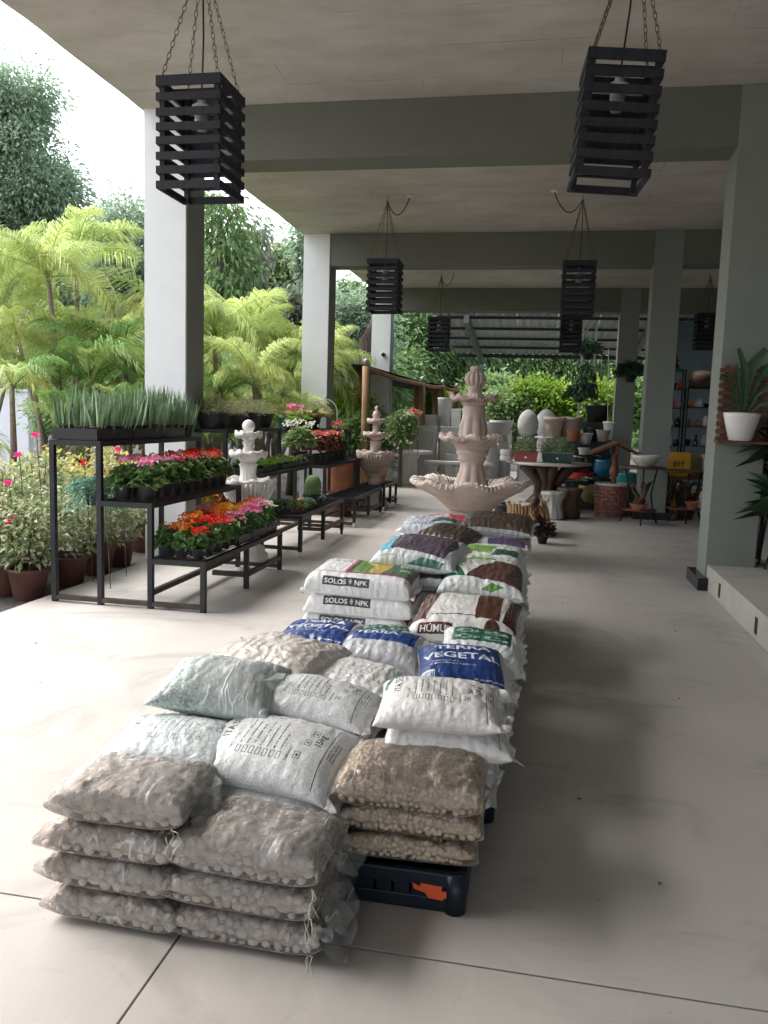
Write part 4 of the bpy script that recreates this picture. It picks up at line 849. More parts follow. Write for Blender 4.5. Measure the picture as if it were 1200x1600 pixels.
# ------------------------------------------------------------------ racks
RX = (-3.62, -3.235, -2.825, -2.405); RZ = (1.245, .80, .385)
def rack(label, y0, y1, lift=0, low_only=False):
    t = thing('plant_rack', label, 'plant rack', (0, 0, 0), 0, 'stepped steel plant racks'); w_ = .040; st = M['steel']; xs_ = RX; k0 = 2 if low_only else 0
    yy = [y0+w_/2, y1-w_/2, (y0+y1)/2]
    def box(n, *a): b = MB(); b.box(*a); return b.build(n, st, t, bevel=.003)
    tops = [RZ[0]+lift, RZ[0]+lift, RZ[1]+lift, RZ[2]+lift]
    for i in range(k0, 4):
        for j, y in enumerate(yy):
            if j == 2 and i < 3: continue
            box('post', xs_[i]-w_/2, xs_[i]+w_/2, y-w_/2, y+w_/2, .065*(lift > 0) if lift else .002, tops[i]-.001)
    for j, y in enumerate(yy[:2]):
        b = MB(); b.box(xs_[k0]+w_/2, xs_[3]-w_/2, y-w_/2+.001, y+w_/2-.001, .02+lift, .055+lift); b.build('rail', M['rust steel'], t)
        for s in range(3):
            if s >= k0 or (low_only and s == 2): box('rail', xs_[s]+w_/2, xs_[s+1]-w_/2, y-w_/2+.001, y+w_/2-.001, RZ[s]+lift-.042, RZ[s]+lift-.002)
    for i in (3, 2):
        b = MB(); b.box(xs_[i]-w_/2+.001, xs_[i]+w_/2-.001, (yy[0] if i == 2 else yy[2])+w_/2, yy[1]-w_/2, .10+lift, .14+lift); b.build('rail', M['rust steel'], t)
    b = MB(); b.box(xs_[3]-.3, xs_[3]-w_/2, yy[2]-w_/2, yy[2]+w_/2, .10+lift, .14+lift); b.build('rail', M['rust steel'], t)
    for s in range(3):
        if s < k0: continue
        z = RZ[s]+lift
        for x in (xs_[s], xs_[s+1]): box('rail', x-w_/2+.001, x+w_/2-.001, y0+w_, y1-w_, z-.041, z-.001)
        m = MB(); x0, x1 = xs_[s]+w_/2, xs_[s+1]-w_/2; n = int((y1-y0)/.05)
        for k in range(n+1): y = y0+w_+(y1-y0-2*w_)*k/n; m.box(x0, x1, y-.003, y+.003, z-.012, z-.006)
        for k in range(1, 9): x = x0+(x1-x0)*k/9; m.box(x-.002, x+.002, y0+w_, y1-w_, z-.0055, z-.001)
        m.build('shelf_grid', st, t)
    if lift:
        for i in range(k0, 4, 3 if not low_only else 1):
            for y in yy[:2]:
                b = MB(); b.tube([(xs_[i]-.012, y, .027), (xs_[i]+.012, y, .027)], .025, 12); b.box(xs_[i]-.018, xs_[i]+.018, y-.012, y+.012, .05, .066); b.build('caster', M['white plastic'] if y == yy[0] else M['black pot'], t, True)
    return t
rack('black steel stepped rack nearest the camera carrying snake plants and red kalanchoes', 5.58, 7.42)
rack('second black stepped rack on casters behind the white fountain with a round cactus', 8.06, 9.90, .06)
rack('third black stepped rack beside the second column with an empty low shelf', 10.55, 12.40, .012)
rack('farthest low black rack beside the pink fountain', 12.62, 13.75, .012)
def tray(label, loc, w_, d, h=.05, m='black pot', group='black plant trays', deep=None):
    t = thing('plant_tray', label, 'tray', loc, 0, group); b = MB(); b.box(-w_/2, w_/2, -d/2, d/2, 0, .006); b.build('base', M[m], t)
    b = MB()
    for s in (-1, 1): b.box(-w_/2-.004, w_/2+.004, s*d/2-.004, s*d/2+.004, .0065, h); b.box(s*w_/2-.004, s*w_/2+.004, -d/2+.005, d/2-.005, .0065, h)
    b.build('rim', M[m], t); return t
# snake plants on the top shelf
SN = [tri_mesh('blade', *blades(26, .40, .013, .05, .3), LEAF['snake']) for _ in range(5)]
for k, (yc, ln) in enumerate([(5.86, .54), (6.42, .54), (6.92, .40)]): tray('black tray of snake plants, %s along the top shelf' % ORD[k], (-3.43, yc, RZ[0]+.002), .36, ln, .085)
k = 0
for j in range(12):
    for i in range(3):
        y = 5.68+j*.145; x = -3.55+i*.125+random.uniform(-.008, .008); z = RZ[0]+(.010 if y < 7.1 else .003)
        cols = ('row nearest the garden', 'middle row', 'row nearest the aisle')
        plant('snake_plant', 'spiky snake plant, %s from the near end in the %s' % (ORD[j], cols[i]), 'snake plant', (x, y, z), (.052, .10, 'brown pot' if j % 3 == 0 else 'black pot'), [('leaf_blades', SN[(k*7+i) % 5])], 'snake plants on the top shelf', scale=random.uniform(.9, 1.06)*(1.0+.10*(j > 4))); k += 1
# kalanchoes on the low shelf, geraniums on the middle one
KL = [tri_mesh('leaf', *dome(120, .085, .14, .11, .07, .045, .35), LEAF['kal']) for _ in range(3)]
FL = {c: [tri_mesh('petal', *heads(9, .085, .255, 34, .026, .0135), LEAF[c+' fl']) for _ in range(2)] for c in ('red', 'crimson', 'orange', 'yellow', 'pink', 'salmon', 'white', 'magenta')}
BUD = tri_mesh('bud', *heads(10, .08, .235, 9, .018, .01), LEAF['crimson fl'])
cmap = [['bud', 'orange', 'red', 'red'], ['bud', 'orange', 'red', 'red'], ['crimson', 'yellow', 'crimson', 'red'], ['orange', 'salmon', 'red', 'salmon'], ['crimson', 'orange', 'crimson', 'pink'], ['salmon', 'yellow', 'pink', 'pink'], ['orange', 'yellow', 'pink', 'pink'], ['crimson', 'orange', 'pink', 'pink'], ['pink', 'orange', 'pink', 'pink'], ['red', 'orange', 'pink', 'white']]
colname = {'bud': 'closed crimson buds', 'orange': 'orange flowers', 'red': 'bright red flowers', 'crimson': 'dark crimson flowers', 'yellow': 'yellow flowers', 'salmon': 'salmon flowers', 'pink': 'pink flowers', 'white': 'white flowers', 'magenta': 'magenta flowers'}
for j in range(10):
    for i in range(3):
        c = cmap[j][[0, 2, 3][i]] if i else cmap[j][j % 2]; c = cmap[j][i if i < 2 else 3]; y = 5.69+j*.172; x = -2.745+i*.132+random.uniform(-.012, .012); y += random.uniform(-.012, .012)
        z = RZ[2]+.002 if j < 4 else RZ[2]+.010
        plant('kalanchoe', 'kalanchoe with %s on the low shelf, %s one along, %s row' % (colname[c], ORD[j], ('garden side', 'middle', 'aisle side')[i]), 'flower pot', (x, y, z), (.058, .095, 'black pot'),
              [('leaves', KL[(i+j) % 3]), ('flowers', BUD if c == 'bud' else FL[c][(i+j) % 2])], 'kalanchoes on the low shelf', scale=random.uniform(.84, 1.12)*(1 if j < 4 else 1.05))
tray('smoky grey tray of pink kalanchoes on the low shelf', (-2.615, 6.75, RZ[2]+.002), .36, .72, .075, 'black pot'); tray('far black tray of kalanchoes on the low shelf', (-2.615, 7.26, RZ[2]+.002), .36, .26, .06)
GL = [tri_mesh('leaf', *dome(130, .12, .16, .13, .07, .058, .3), LEAF['geranium']) for _ in range(3)]
GH = {c: tri_mesh('petal', *heads(k_, .11, .30, 40, .034, .016, .8), LEAF[c+' fl']) for c, k_ in (('pink', 3), ('salmon', 4), ('red', 5), ('crimson', 4), ('orange', 4))}
g1 = tri_mesh('petal', *heads(1, .02, .29, 60, .045, .024, .9), LEAF['pink fl'])
gcol = [('lone', 'pink'), ('pink', 'pink'), ('pink', 'salmon'), ('crimson', 'salmon'), ('salmon', 'salmon'), ('red', 'crimson'), ('salmon', 'orange'), ('orange', 'red'), ('red', 'red')]
for j in range(9):
    for i in range(2):
        c = gcol[j][1-i]; c = 'lone' if (j == 0 and i == 1) else ('pink' if c == 'lone' else c); y = 5.70+j*.193; x = -3.145+i*.19+(.05 if j == 0 else 0)
        plant('geranium', 'black pot of %s, %s on the middle shelf, %s' % ('one round pink flower head' if c == 'lone' else colname[c], ORD[j], 'aisle side' if i else 'garden side'), 'flower pot', (x, y, RZ[1]+.003), (.075, .125, 'black pot'),
              [('leaves', GL[(i+j) % 3]), ('flowers', g1 if c == 'lone' else GH[c])], 'flowering pots on the middle shelf')
# hanging basket of succulents behind the first rack
t = plant('hanging_basket', 'black hanging pot of trailing blue green succulents behind the first rack', 'hanging plant', (-3.42, 5.87, .73), (.10, .13, 'black pot'), [('foliage', tri_mesh('sprig', *cat_mesh([dome(620, .23, .14, .12, .05, .02, .1), dome(260, .25, .2, -.02, .045, .018, -.6)]), LEAF['bluegreen']))])
b = MB(); b.tube([(0, 0, .13), (0, 0, .47)], .004, 5); b.build('hanger', M['cord'], t)
# second and third rack
FINE = [tri_mesh('sprig', *dome(900, .24, .20, .17, .035, .010, .6, .3), LEAF['fine']) for _ in range(2)]
for k, (y, s) in enumerate([(8.2, 1), (8.62, .95), (9.12, 1.05), (9.62, 1.0)]):
    plant('sedum_bowl', 'wide black bowl of fine grey green sedum, %s along the second top shelf' % ORD[k], 'bowl plant', (-3.42, y, RZ[0]+.063), (.19, .17, 'black pot'), [('foliage', FINE[k % 2])], 'sedum bowls on the second rack', scale=s)
def broad(n, L, W, z0, lean, col): 
    a = rng.uniform(0, 2*PI, n); D = np.stack([np.cos(a)*lean*rng.uniform(.4, 1.2, n), np.sin(a)*lean*rng.uniform(.4, 1.2, n), np.ones(n)], 1)
    return leaves(np.stack([.03*np.cos(a), .03*np.sin(a), np.full(n, z0)], 1), D, L*rng.uniform(.6, 1.1, n), W, droop=.4)
BR = tri_mesh('leaf', *broad(60, .30, .035, .12, 1.1, 0), LEAF['bromeliad']); GRS = tri_mesh('leaf', *broad(90, .26, .014, .1, 1.3, 0), LEAF['seedling']); PUR = tri_mesh('leaf', *broad(40, .24, .03, .1, .9, 0), LEAF['purple'])
PKF = tri_mesh('petal', *heads(5, .07, .30, 20, .03, .03, 1), LEAF['pink fl'])
for k, (y, nm, lab, ps, pm) in enumerate([(10.62, 'spider_plant', 'grassy green plant in a green bowl on the third top shelf', [('leaves', GRS)], 'green glaze'), (10.9, 'purple_plant', 'purple leaved plant in a small red pot on the third top shelf', [('leaves', PUR), ('flowers', PKF)], 'planter red'), (11.2, 'orchid', 'pink flowered grassy plant in a grey pot on the third top shelf', [('leaves', GRS), ('flowers', PKF)], 'black pot'), (11.6, 'bromeliad', 'cream striped bromeliad in a black pot before the second column', [('leaves', BR)], 'black pot'), (12.05, 'bromeliad', 'large cream striped bromeliad at the far end of the third top shelf', [('leaves', BR), ('tuft', FINE[0])], 'black pot')]):
    plant(nm, lab, 'potted plant', (-3.42, y, RZ[0]+.015), (.10, .16, pm), ps, scale=1.05 if k < 3 else 1.25)
SEED = tri_mesh('sprig', *dome(120, .06, .07, .045, .035, .02, .6, .2), LEAF['seedling']); SEEDP = tri_mesh('sprig', *dome(110, .055, .06, .045, .03, .014, .6, .2), LEAF['purple']); SEEDF = tri_mesh('sprig', *dome(120, .06, .06, .045, .028, .012, .6, .2), LEAF['fine'])
for k, (y, lab) in enumerate([(8.40, 'black tray of bright green seedlings on the second middle shelf'), (9.06, 'black tray of purple seedlings on the second middle shelf'), (9.56, 'far black tray of mixed seedlings on the second middle shelf')]):
    tray(lab, (-3.03, y, RZ[1]+.062), .36, .52, .05)
    for j in range(4):
        for i in range(3):
            sp = ('green', SEED) if k == 0 else ((('purple', SEEDP), ('grey green', SEEDF), ('green', SEED))[(i+j) % 3])
            plant('seedling', '%s seedling in the %s tray, row %s, %s from the aisle' % (sp[0], ('nearest', 'middle', 'far')[k], ORD[j], ORD[2-i]), 'seedling', (-3.14+i*.112, y-.19+j*.125, RZ[1]+.070), (.045, .055, 'black pot'), [('foliage', sp[1])], 'seedlings in the trays', scale=1.15)
# cactus shelf
t = thing('cactus', 'round ribbed cactus in a black pot on the second low shelf', 'cactus', (-2.54, 9.0, RZ[2]+.064)); link('pot', pot_mesh(.085, .13, 'black pot'), t); earth(t, .085, .13)
def ribs(i, a, r, z): return r*(1+.10*abs(math.sin(a*9))), 0
b = MB(); b.lathe([(.06, .11), (.082, .15), (.088, .22), (.08, .28), (.06, .325), (.03, .345), (.004, .348)], 72, ribs); b.build('stem', mat('cactus skin', (.09, .16, .06), .6, c2=(.15, .22, .09)), t, True)
P = []; 
for k in range(18):
    for z in np.linspace(.13, .33, 13): a = (k+.5)*PI/9; rr = .088*math.sqrt(max(0, 1-((z-.21)/.145)**2))*1.06+.004; P += [(rr*math.cos(a), rr*math.sin(a), z)]*4
P = np.array(P); V, F = leaves(P, unit(P-[0, 0, .2])+rng.normal(size=P.shape)*.5, .018, .0022, droop=0); link('spines', tri_mesh('spine', V, F, LEAF['cream']), t)
SUC = tri_mesh('leaf', *dome(240, .10, .07, .06, .035, .018, .3, .6), LEAF['bluegreen']); SUC2 = tri_mesh('leaf', *dome(260, .12, .09, .06, .03, .022, .4, .6), LEAF['geranium'])
for k, (x, y, me, lab) in enumerate([(-2.52, 8.35, SUC2, 'low round green succulent nearest on the second low shelf'), (-2.72, 8.5, SUC, 'blue green succulent against the back of the second low shelf'), (-2.52, 8.72, SUC, 'blue green succulent just before the round cactus'), (-2.56, 9.3, SUC, 'small succulent right behind the round cactus'), (-2.7, 9.5, SUC2, 'small green succulent at the far end of the second low shelf'), (-2.74, 8.2, SUC2, 'dark green succulent at the near back corner of the second low shelf')]):
    plant('succulent', lab, 'succulent', (x, y, RZ[2]+.063), (.085, .07, 'black pot' if k % 2 else 'brown pot'), [('leaves', me)], 'succulents on the second low shelf')
WHF = tri_mesh('leaf', *dome(420, .2, .26, .26, .085, .05, .4), LEAF['light tree']); WFF = tri_mesh('petal', *heads(14, .2, .48, 8, .03, .03, 2), LEAF['white fl'])
plant('white_flower_plant', 'leafy plant with white flowers on the second middle shelf before the column', 'potted plant', (-3.0, 10.0, RZ[1]+.06), (.1, .15, 'black pot'), [('leaves', WHF), ('flowers', WFF)])
RL = [tri_mesh('leaf', *dome(330, .17, .22, .22, .075, .055, .3), LEAF['redleaf']) for _ in range(2)]; RLF = tri_mesh('petal', *heads(6, .14, .4, 12, .03, .03, 1.5), LEAF['salmon fl'])
for k, (y, lab) in enumerate([(10.72, 'bronze leaved begonia nearest on the third middle shelf'), (11.05, 'bronze leaved begonia second on the third middle shelf'), (11.4, 'bronze leaved begonia with salmon flowers in the middle of the third shelf'), (11.75, 'red leaved begonia fourth on the third middle shelf')]):
    plant('begonia', lab, 'potted plant', (-3.02, y, RZ[1]+.014), (.10, .13, 'black pot'), [('leaves', RL[k % 2]), ('flowers', RLF)], 'begonias on the third rack')
plant('begonia', 'green leaved begonia at the far end of the third middle shelf', 'potted plant', (-3.02, 12.12, RZ[1]+.014), (.10, .14, 'black pot'), [('leaves', GL[0]), ('flowers', RLF)], scale=1.3)
BG = tri_mesh('sprig', *dome(800, .3, .36, .3, .06, .012, .8, .3), LEAF['bluegreen'])
plant('rosemary', 'bushy blue green plant in a terracotta pot on the farthest low rack', 'potted plant', (-2.58, 13.0, RZ[2]+.014), (.15, .24, 'terracotta'), [('foliage', BG)])
# ------------------------------------------------------------------ variegated shrubs in brown pots along the terrace edge
VL = [tri_mesh('leaf', *cat_mesh([dome(820, .36, .52, .55, .068, .034, .1, .35), dome(260, .27, .3, .36, .068, .036, -.2, .4)]), LEAF['cream']) for _ in range(3)]
YL = [tri_mesh('leaf', *dome(1100, .55, .7, .5, .075, .036, .1, .35), LEAF['yellowcream']) for _ in range(2)]
def stakes(t, h, n=3):
    b = MB()
    for i in range(n): a = i*2.1; b.tube([(.04*math.cos(a), .04*math.sin(a), .2), (.09*math.cos(a), .08*math.sin(a), h*.6), (.1*math.cos(a+.4), .1*math.sin(a+.4), h)], [.009, .006, .003], 6)
    b.build('stem', M['bark'], t)
SHR = [(-4.30, 5.95, .9, 'leftmost variegated shrub in a brown pot cut by the photo edge'), (-4.03, 5.87, .86, 'variegated shrub in the full red brown pot left of the rack'), (-4.02, 6.42, .92, 'variegated shrub seen through the end frame of the first rack'), (-4.05, 6.95, .9, 'variegated shrub in the brown pot behind the first rack, second through the frame'), (-4.08, 7.4, .86, 'variegated shrub in the brown pot behind the middle shelf'), (-4.25, 8.25, .85, 'variegated shrub in a brown pot beside the first white column'), (-4.62, 6.35, 1.1, 'taller variegated shrub behind the leftmost pots'), (-4.66, 7.05, 1.15, 'tall variegated shrub behind the first rack'), (-4.9, 5.7, 1.05, 'variegated shrub at the back left edge of the pots')]
for k, (x, y, s, lab) in enumerate(SHR):
    t = plant('variegated_shrub', lab, 'potted shrub', (x, y, -.068), (.185, .30, 'brown pot'), [('leaves', VL[k % 3])], 'variegated shrubs along the terrace edge', scale=s); stakes(t, .9, 3)
for k, (x, y, s, lab) in enumerate([(-5.1, 7.8, 1.1, 'yellow cream shrub mass behind the first rack'), (-5.0, 8.8, 1.1, 'yellow cream shrub behind the first white column'), (-5.35, 6.7, 1.15, 'yellow cream shrub behind the leftmost pots'), (-5.6, 5.6, 1.0, 'yellow cream shrub at the left edge of the photo')]):
    t = thing('cream_shrub', lab, 'shrub', (x, y, -.07), k, 'cream shrubs on the ground'); link('leaves', YL[k % 2], t); stakes(t, .8); t.scale = (s, s, s*.95)
# bougainvillea stems with magenta bracts
MAG = tri_mesh('petal', *heads(2, .018, 0, 14, .022, .026, 1), LEAF['magenta fl']); REDH = tri_mesh('petal', *heads(3, .022, 0, 14, .02, .02, 1), LEAF['red fl'])
for k, (u, v, y, me, lab) in enumerate([(57, 679, 6.2, MAG, 'magenta bract on a thin stem near the white wall'), (30, 710, 6.0, MAG, 'magenta bract above the left shrubs'), (14, 754, 5.9, MAG, 'magenta bract at the left photo edge'), (14, 815, 5.75, MAG, 'low pair of magenta bracts at the left photo edge'), (24, 808, 5.75, MAG, 'small magenta bract above the leftmost brown pot'), (186, 702, 6.6, MAG, 'crimson bract hanging under the snake plant shelf'), (160, 737, 6.1, REDH, 'red flower head beside the second rack post'), (132, 725, 6.3, REDH, 'small red flower above the hanging basket')]):
    p = at(u, v, y); t = thing('flower_stem', lab, 'flower', (p.x, p.y, -.07), 0, 'single flower stems among the shrubs'); h = p.z+.07
    b = MB(); b.tube([(.05, .03, 0), (.03, .02, h*.5), (0, 0, h)], .004, 5); b.build('stem', M['bark'], t); link('bracts', me, t, (0, 0, h))
# crotons and tall terracotta behind the racks
CRT = [tri_mesh('leaf', *dome(220, .3, .36, .4, .19, .05, .5, .3), LEAF['croton']) for _ in range(2)]
for k, (x, y, lab) in enumerate([(-4.35, 9.1, 'orange and green croton just behind the second rack'), (-4.2, 9.8, 'yellow croton behind the seedling trays'), (-4.3, 10.5, 'red and yellow croton left of the second column'), (-4.25, 11.2, 'croton behind the third rack'), (-4.9, 9.6, 'tall croton in the second row behind the racks')]):
    plant('croton', lab, 'shrub', (x, y, -.068), (.15, .24, 'brown pot'), [('leaves', CRT[k % 2])], 'crotons behind the racks', scale=1.0)
for (x, y, r, h, m, lab) in [(-3.12, 12.75, .27, .78, 'terracotta', 'tall terracotta cylinder pot behind the third rack'), (-3.35, 11.9, .3, .2, 'terracotta', 'wide shallow terracotta bowl under the third rack'), (-2.95, 11.75, .26, .34, 'brown pot', 'dark brown bowl under the third rack')]:
    t = thing('garden_pot', lab, 'pot', (x, y, .002)); link('pot', pot_mesh(r, h, m, 28, taper=.88), t); earth(t, r, h)
# ------------------------------------------------------------------ fountains
M['stone rib'] = mat('worn pale stone edge', (.80, .74, .68), .85, 8, .08, .2)
def ruffle(k, amp, dz, i0):
    def fn(i, a, r, z):
        w_ = math.sin(a*k); e = 1 if i in i0 else .35 if (i-1 in i0 or i+1 in i0) else 0
        return r*(1+amp*e*w_)+.004*e*math.sin(a*k*5), dz*e*math.sin(a*k+1.2)
    return fn
def flute(k, amp, i0, i1):
    def fn(i, a, r, z): return r*(1+(amp*(abs(math.sin(a*k/2))-.5) if i0 <= i <= i1 else 0)), 0
    return fn
def basin(R, zlip, zbot, rneck, depth):
    return [(rneck, zbot), (rneck*1.05, zbot+.01), (R*.62, zbot+(zlip-zbot)*.42), (R*.88, zbot+(zlip-zbot)*.74), (R*.94, zlip-.05), (R*1.0, zlip-.02), (R*.985, zlip+.012), (R*.90, zlip+.008), (R*.80, zlip-.035), (R*.62, zlip-depth*.6), (R*.3, zlip-depth), (.02, zlip-depth)]
def ribs_on_lip(R, zlip, k, m, parent, per=8, amp=.07):
    b = MB()
    for j in range(k*per):
        a = 2*PI*j/(k*per); w_ = math.sin(a*k)
        if j % per == 0: continue
        f = 1+amp*w_; dz = .03*math.sin(a*k+1.2); pts = []
        for s in np.linspace(0, 1, 6): r = R*f*(1.005-.22*s); pts.append((r*math.cos(a), r*math.sin(a), zlip+dz*(1-s*.7)+.016*math.sin(s*PI)-.045*s*s+(-.03 if s == 0 else 0)+.008))
        b.tube(pts, R*.017, 5)
    b.build('lip_ribs', M['stone rib'], parent, True)
def big_fountain():
    m = M['stone pink']; t = thing('stone_fountain', 'large pinkish stone fountain of three scalloped basins with a gadrooned finial', 'fountain', (-.745, 9.05, .001))
    def part(n, prof, seg=96, fn=None): b = MB(); b.lathe(prof, seg, fn); return b.build(n, m, t, True)
    part('base', [(.34, 0), (.35, .02), (.35, .10), (.31, .13), (.25, .18), (.225, .26), (.23, .33), (.27, .37), (.28, .42), (.25, .45), (.22, .46), (.22, .5)])
    B1 = part('basin', basin(.63, .80, .49, .24, .16), 192, ruffle(8, .075, .03, (4, 5, 6))); ribs_on_lip(.63, .80, 8, m, B1, 9)
    part('column', [(.24, .64), (.235, .70), (.20, .74), (.165, .82), (.13, .92), (.125, 1.0), (.14, 1.03), (.16, 1.05), (.15, 1.08), (.175, 1.11), (.18, 1.15)], 96, flute(8, .16, 0, 4))
    B2 = part('basin', basin(.345, 1.30, 1.145, .17, .09), 144, ruffle(8, .09, .022, (4, 5, 6))); ribs_on_lip(.345, 1.30, 8, m, B2, 6, .085)
    part('column', [(.14, 1.22), (.15, 1.30), (.152, 1.36), (.145, 1.42), (.13, 1.47), (.125, 1.52), (.125, 1.56), (.13, 1.60), (.115, 1.62), (.13, 1.64)], 96, flute(8, .14, 0, 4))
    B3 = part('basin', basin(.245, 1.735, 1.635, .13, .06), 128, ruffle(8, .09, .016, (4, 5, 6))); ribs_on_lip(.245, 1.735, 8, m, B3, 5, .085)
    part('finial', [(.09, 1.69), (.092, 1.74), (.075, 1.76), (.072, 1.80), (.08, 1.815), (.07, 1.83), (.075, 1.845), (.10, 1.875), (.108, 1.92), (.10, 1.965), (.07, 2.0), (.05, 2.01), (.062, 2.025), (.066, 2.04), (.05, 2.055), (.02, 2.065)], 96, flute(12, .22, 7, 11))
big_fountain()
def small_fountain(label, loc, m, s=1.0, ball=True):
    t = thing('stone_fountain', label, 'fountain', loc, .3); t.scale = (s,)*3
    def part(n, prof, seg=80, fn=None): b = MB(); b.lathe(prof, seg, fn); return b.build(n, m, t, True)
    part('base', [(.20, 0), (.205, .02), (.205, .07), (.17, .09), (.175, .13), (.13, .16), (.10, .22), (.095, .34), (.11, .42), (.10, .46)], 80, flute(16, .05, 3, 5))
    part('basin', basin(.265, .80, .46, .11, .1), 144, ruffle(9, .06, .018, (4, 5, 6)))
    b = MB()
    for j in range(36): a = 2*PI*j/36; b.tube([((r)*math.cos(a), r*math.sin(a), z) for r, z in ((.13, .5), (.19, .6), (.245, .71), (.27, .77))], .012, 5)
    b.build('basin_flutes', m, t, True)
    part('column', [(.085, .70), (.085, .82), (.075, .86), (.08, .93), (.095, .95), (.075, .97)], 64, flute(16, .06, 0, 3))
    part('basin', basin(.178, 1.07, .97, .075, .06), 112, ruffle(9, .06, .012, (4, 5, 6)))
    part('column', [(.05, 1.03), (.055, 1.10), (.045, 1.13), (.06, 1.16), (.05, 1.19)], 48)
    part('basin', basin(.13, 1.26, 1.185, .055, .04), 96, ruffle(9, .06, .01, (4, 5, 6)))
    if ball: b = MB(); b.ball((0, 0, 1.325), .062, 20, 12); b.build('ball', m, t, True)
    else: part('finial', [(.05, 1.24), (.045, 1.28), (.06, 1.32), (.05, 1.37), (.02, 1.4), (.03, 1.43), (.005, 1.46)], 32)
small_fountain('white fluted fountain with a ball finial between the first two racks', (-2.86, 7.75, .002), M['stone white'], 1.02)
small_fountain('pinkish fountain with a pointed finial beyond the third rack', (-2.62, 12.95, .002), M['stone pink'], 1.13, False)
# ------------------------------------------------------------------ garden beyond: tables, planters, urns
def stone_table(label, loc, R, H, m, cat='table'):
    t = thing('stone_table' if cat == 'table' else 'stone_stool', label, cat, loc); b = MB(); b.lathe([(R*.3, H-.09), (R*.93, H-.075), (R, H-.05), (R, H-.012), (R*.97, H), (.01, H)], 48); b.build('top', m, t, True)
    b = MB(); b.lathe([(R*.52, 0), (R*.55, .02), (R*.52, .07), (R*.36, .12), (R*.30, .2), (R*.33, H*.45), (R*.30, H*.7), (R*.40, H*.84), (R*.45, H-.09)], 64, flute(10, .2, 3, 7)); b.build('pedestal', m, t, True); return t
stone_table('round white stone table on a carved pedestal beyond the pink fountain', (-2.85, 17.9, .002), .5, .75, M['stone white'])
stone_table('white stone stool left of the round stone table', (-3.25, 17.6, .002), .22, .48, M['stone white'], 'stool')
def bench(label, loc, w_, d, h, m):
    t = thing('stone_bench', label, 'bench', loc, .05); b = MB(); b.box(-w_/2, w_/2, -d/2, d/2, h-.07, h); b.build('seat', m, t, bevel=.02)
    for s in (-1, 1): b = MB(); b.lathe([(.16, 0), (.15, .06), (.09, .12), (.1, h*.6), (.15, h-.075)], 20, None, (s*w_*.3, 0, 0)); b.build('leg', m, t, True)
bench('long white stone bench behind the round table', (-2.15, 18.7, .002), .95, .34, .5, M['stone white'])
t = thing('stone_mushroom', 'white mushroom shaped stone ornament behind the big fountain', 'ornament', (-1.35, 18.9, .002)); b = MB(); b.lathe([(.14, 0), (.1, .1), (.1, .38), (.12, .4)], 20); b.build('stalk', M['stone white'], t, True); b = MB(); b.lathe([(.1, .4), (.33, .42), (.32, .47), (.16, .53), (.1, .63), (.01, .66)], 28); b.build('cap', M['stone white'], t, True)
def planter(label, loc, w_, d, h, m, relief=False, group='grey concrete planters'):
    t = thing('concrete_planter', label, 'planter', loc, 0, group); b = MB(); f = .05; b.box(-w_/2, w_/2, -d/2, d/2, 0, h-.06); b.build('body', m, t, bevel=.012)
    b = MB()
    for s in (-1, 1): b.box(-w_/2-.015, w_/2+.015, s*(d/2-f/2)-f/2-.0, s*(d/2-f/2)+f/2, h-.0595, h); b.box(s*(w_/2-f/2)-f/2, s*(w_/2-f/2)+f/2, -d/2+f+.001, d/2-f-.001, h-.0595, h)
    b.build('rim', m, t, bevel=.008); b = MB(); b.box(-w_/2+f, w_/2-f, -d/2+f, d/2-f, h-.0595, h-.04); b.build('earth', M['earth'], t)
    if relief:
        y = -d/2
        for z0, z1 in ((.03, .09), (h-.26, h-.20), (h-.16, h-.11)): b = MB(); b.box(-w_/2+.01, w_/2-.01, y-.03, y+.01, z0, z1); b.build('moulding', m, t, bevel=.008)
        b = MB(); pts = [(.2*math.cos(a), y-.008, h*.50+.1*math.sin(a)) for a in np.linspace(0, 2*PI, 25)]; b.tube(pts, .014, 6)
        for q in (-1, 1): 
            for k in range(3): b.tube([(q*(.25+.07*k)+.03*math.cos(a), y-.006, h*.5+.07*math.sin(a)) for a in np.linspace(0, 2*PI, 13)], .009, 5)
        for k in range(7): b.ball((-.12+.04*k, y-.004, h*.5+.03*math.sin(k*2)), .022, 8, 5)
        b.build('relief', m, t, True)
    return t
p = at(655, 663, 20.2)
planter('grey planter with a carved oval relief behind the round table', (-2.98, 20.2, .002), .82, .5, 1.28, M['stone grey'], True)
planter('tall plain grey planter right of the carved one', (-2.05, 20.4, .002), .82, .5, 1.27, M['stone grey']); planter('plain grey planter behind the big fountain', (-1.15, 20.5, .002), .8, .5, 1.22, M['stone grey'])
planter('low grey planter in front of the plain planters', (-1.75, 19.75, .002), 1.0, .4, .62, M['stone grey'])
planter('small pale planter on the upper row behind the carved one', (-2.95, 21.2, .002), .5, .4, 1.55, M['stone grey']); planter('white upright square planter on the upper row', (-2.18, 21.0, .002), .22, .25, 1.72, M['stone white'])
def urn(label, loc, prof, m, n=28, cat='urn', fn=None, group=None):
    t = thing('stone_urn', label, cat, loc, .2, group); b = MB(); b.lathe(prof, n, fn); b.build('bowl', m, t, True); return t
urn('tall tapered grey vase on the upper row behind the planters', (-2.50, 21.2, 1.0), [(.12, 0), (.13, .02), (.19, .95), (.2, 1.0), (.18, 1.0), (.16, .9), (.01, .9)], M['stone grey'], 24, 'vase')
EGG = [(.2, 0), (.3, .12), (.355, .3), (.35, .48), (.29, .66), (.18, .79), (.06, .855), (.005, .86)]
b_ = (.335, 21.0)
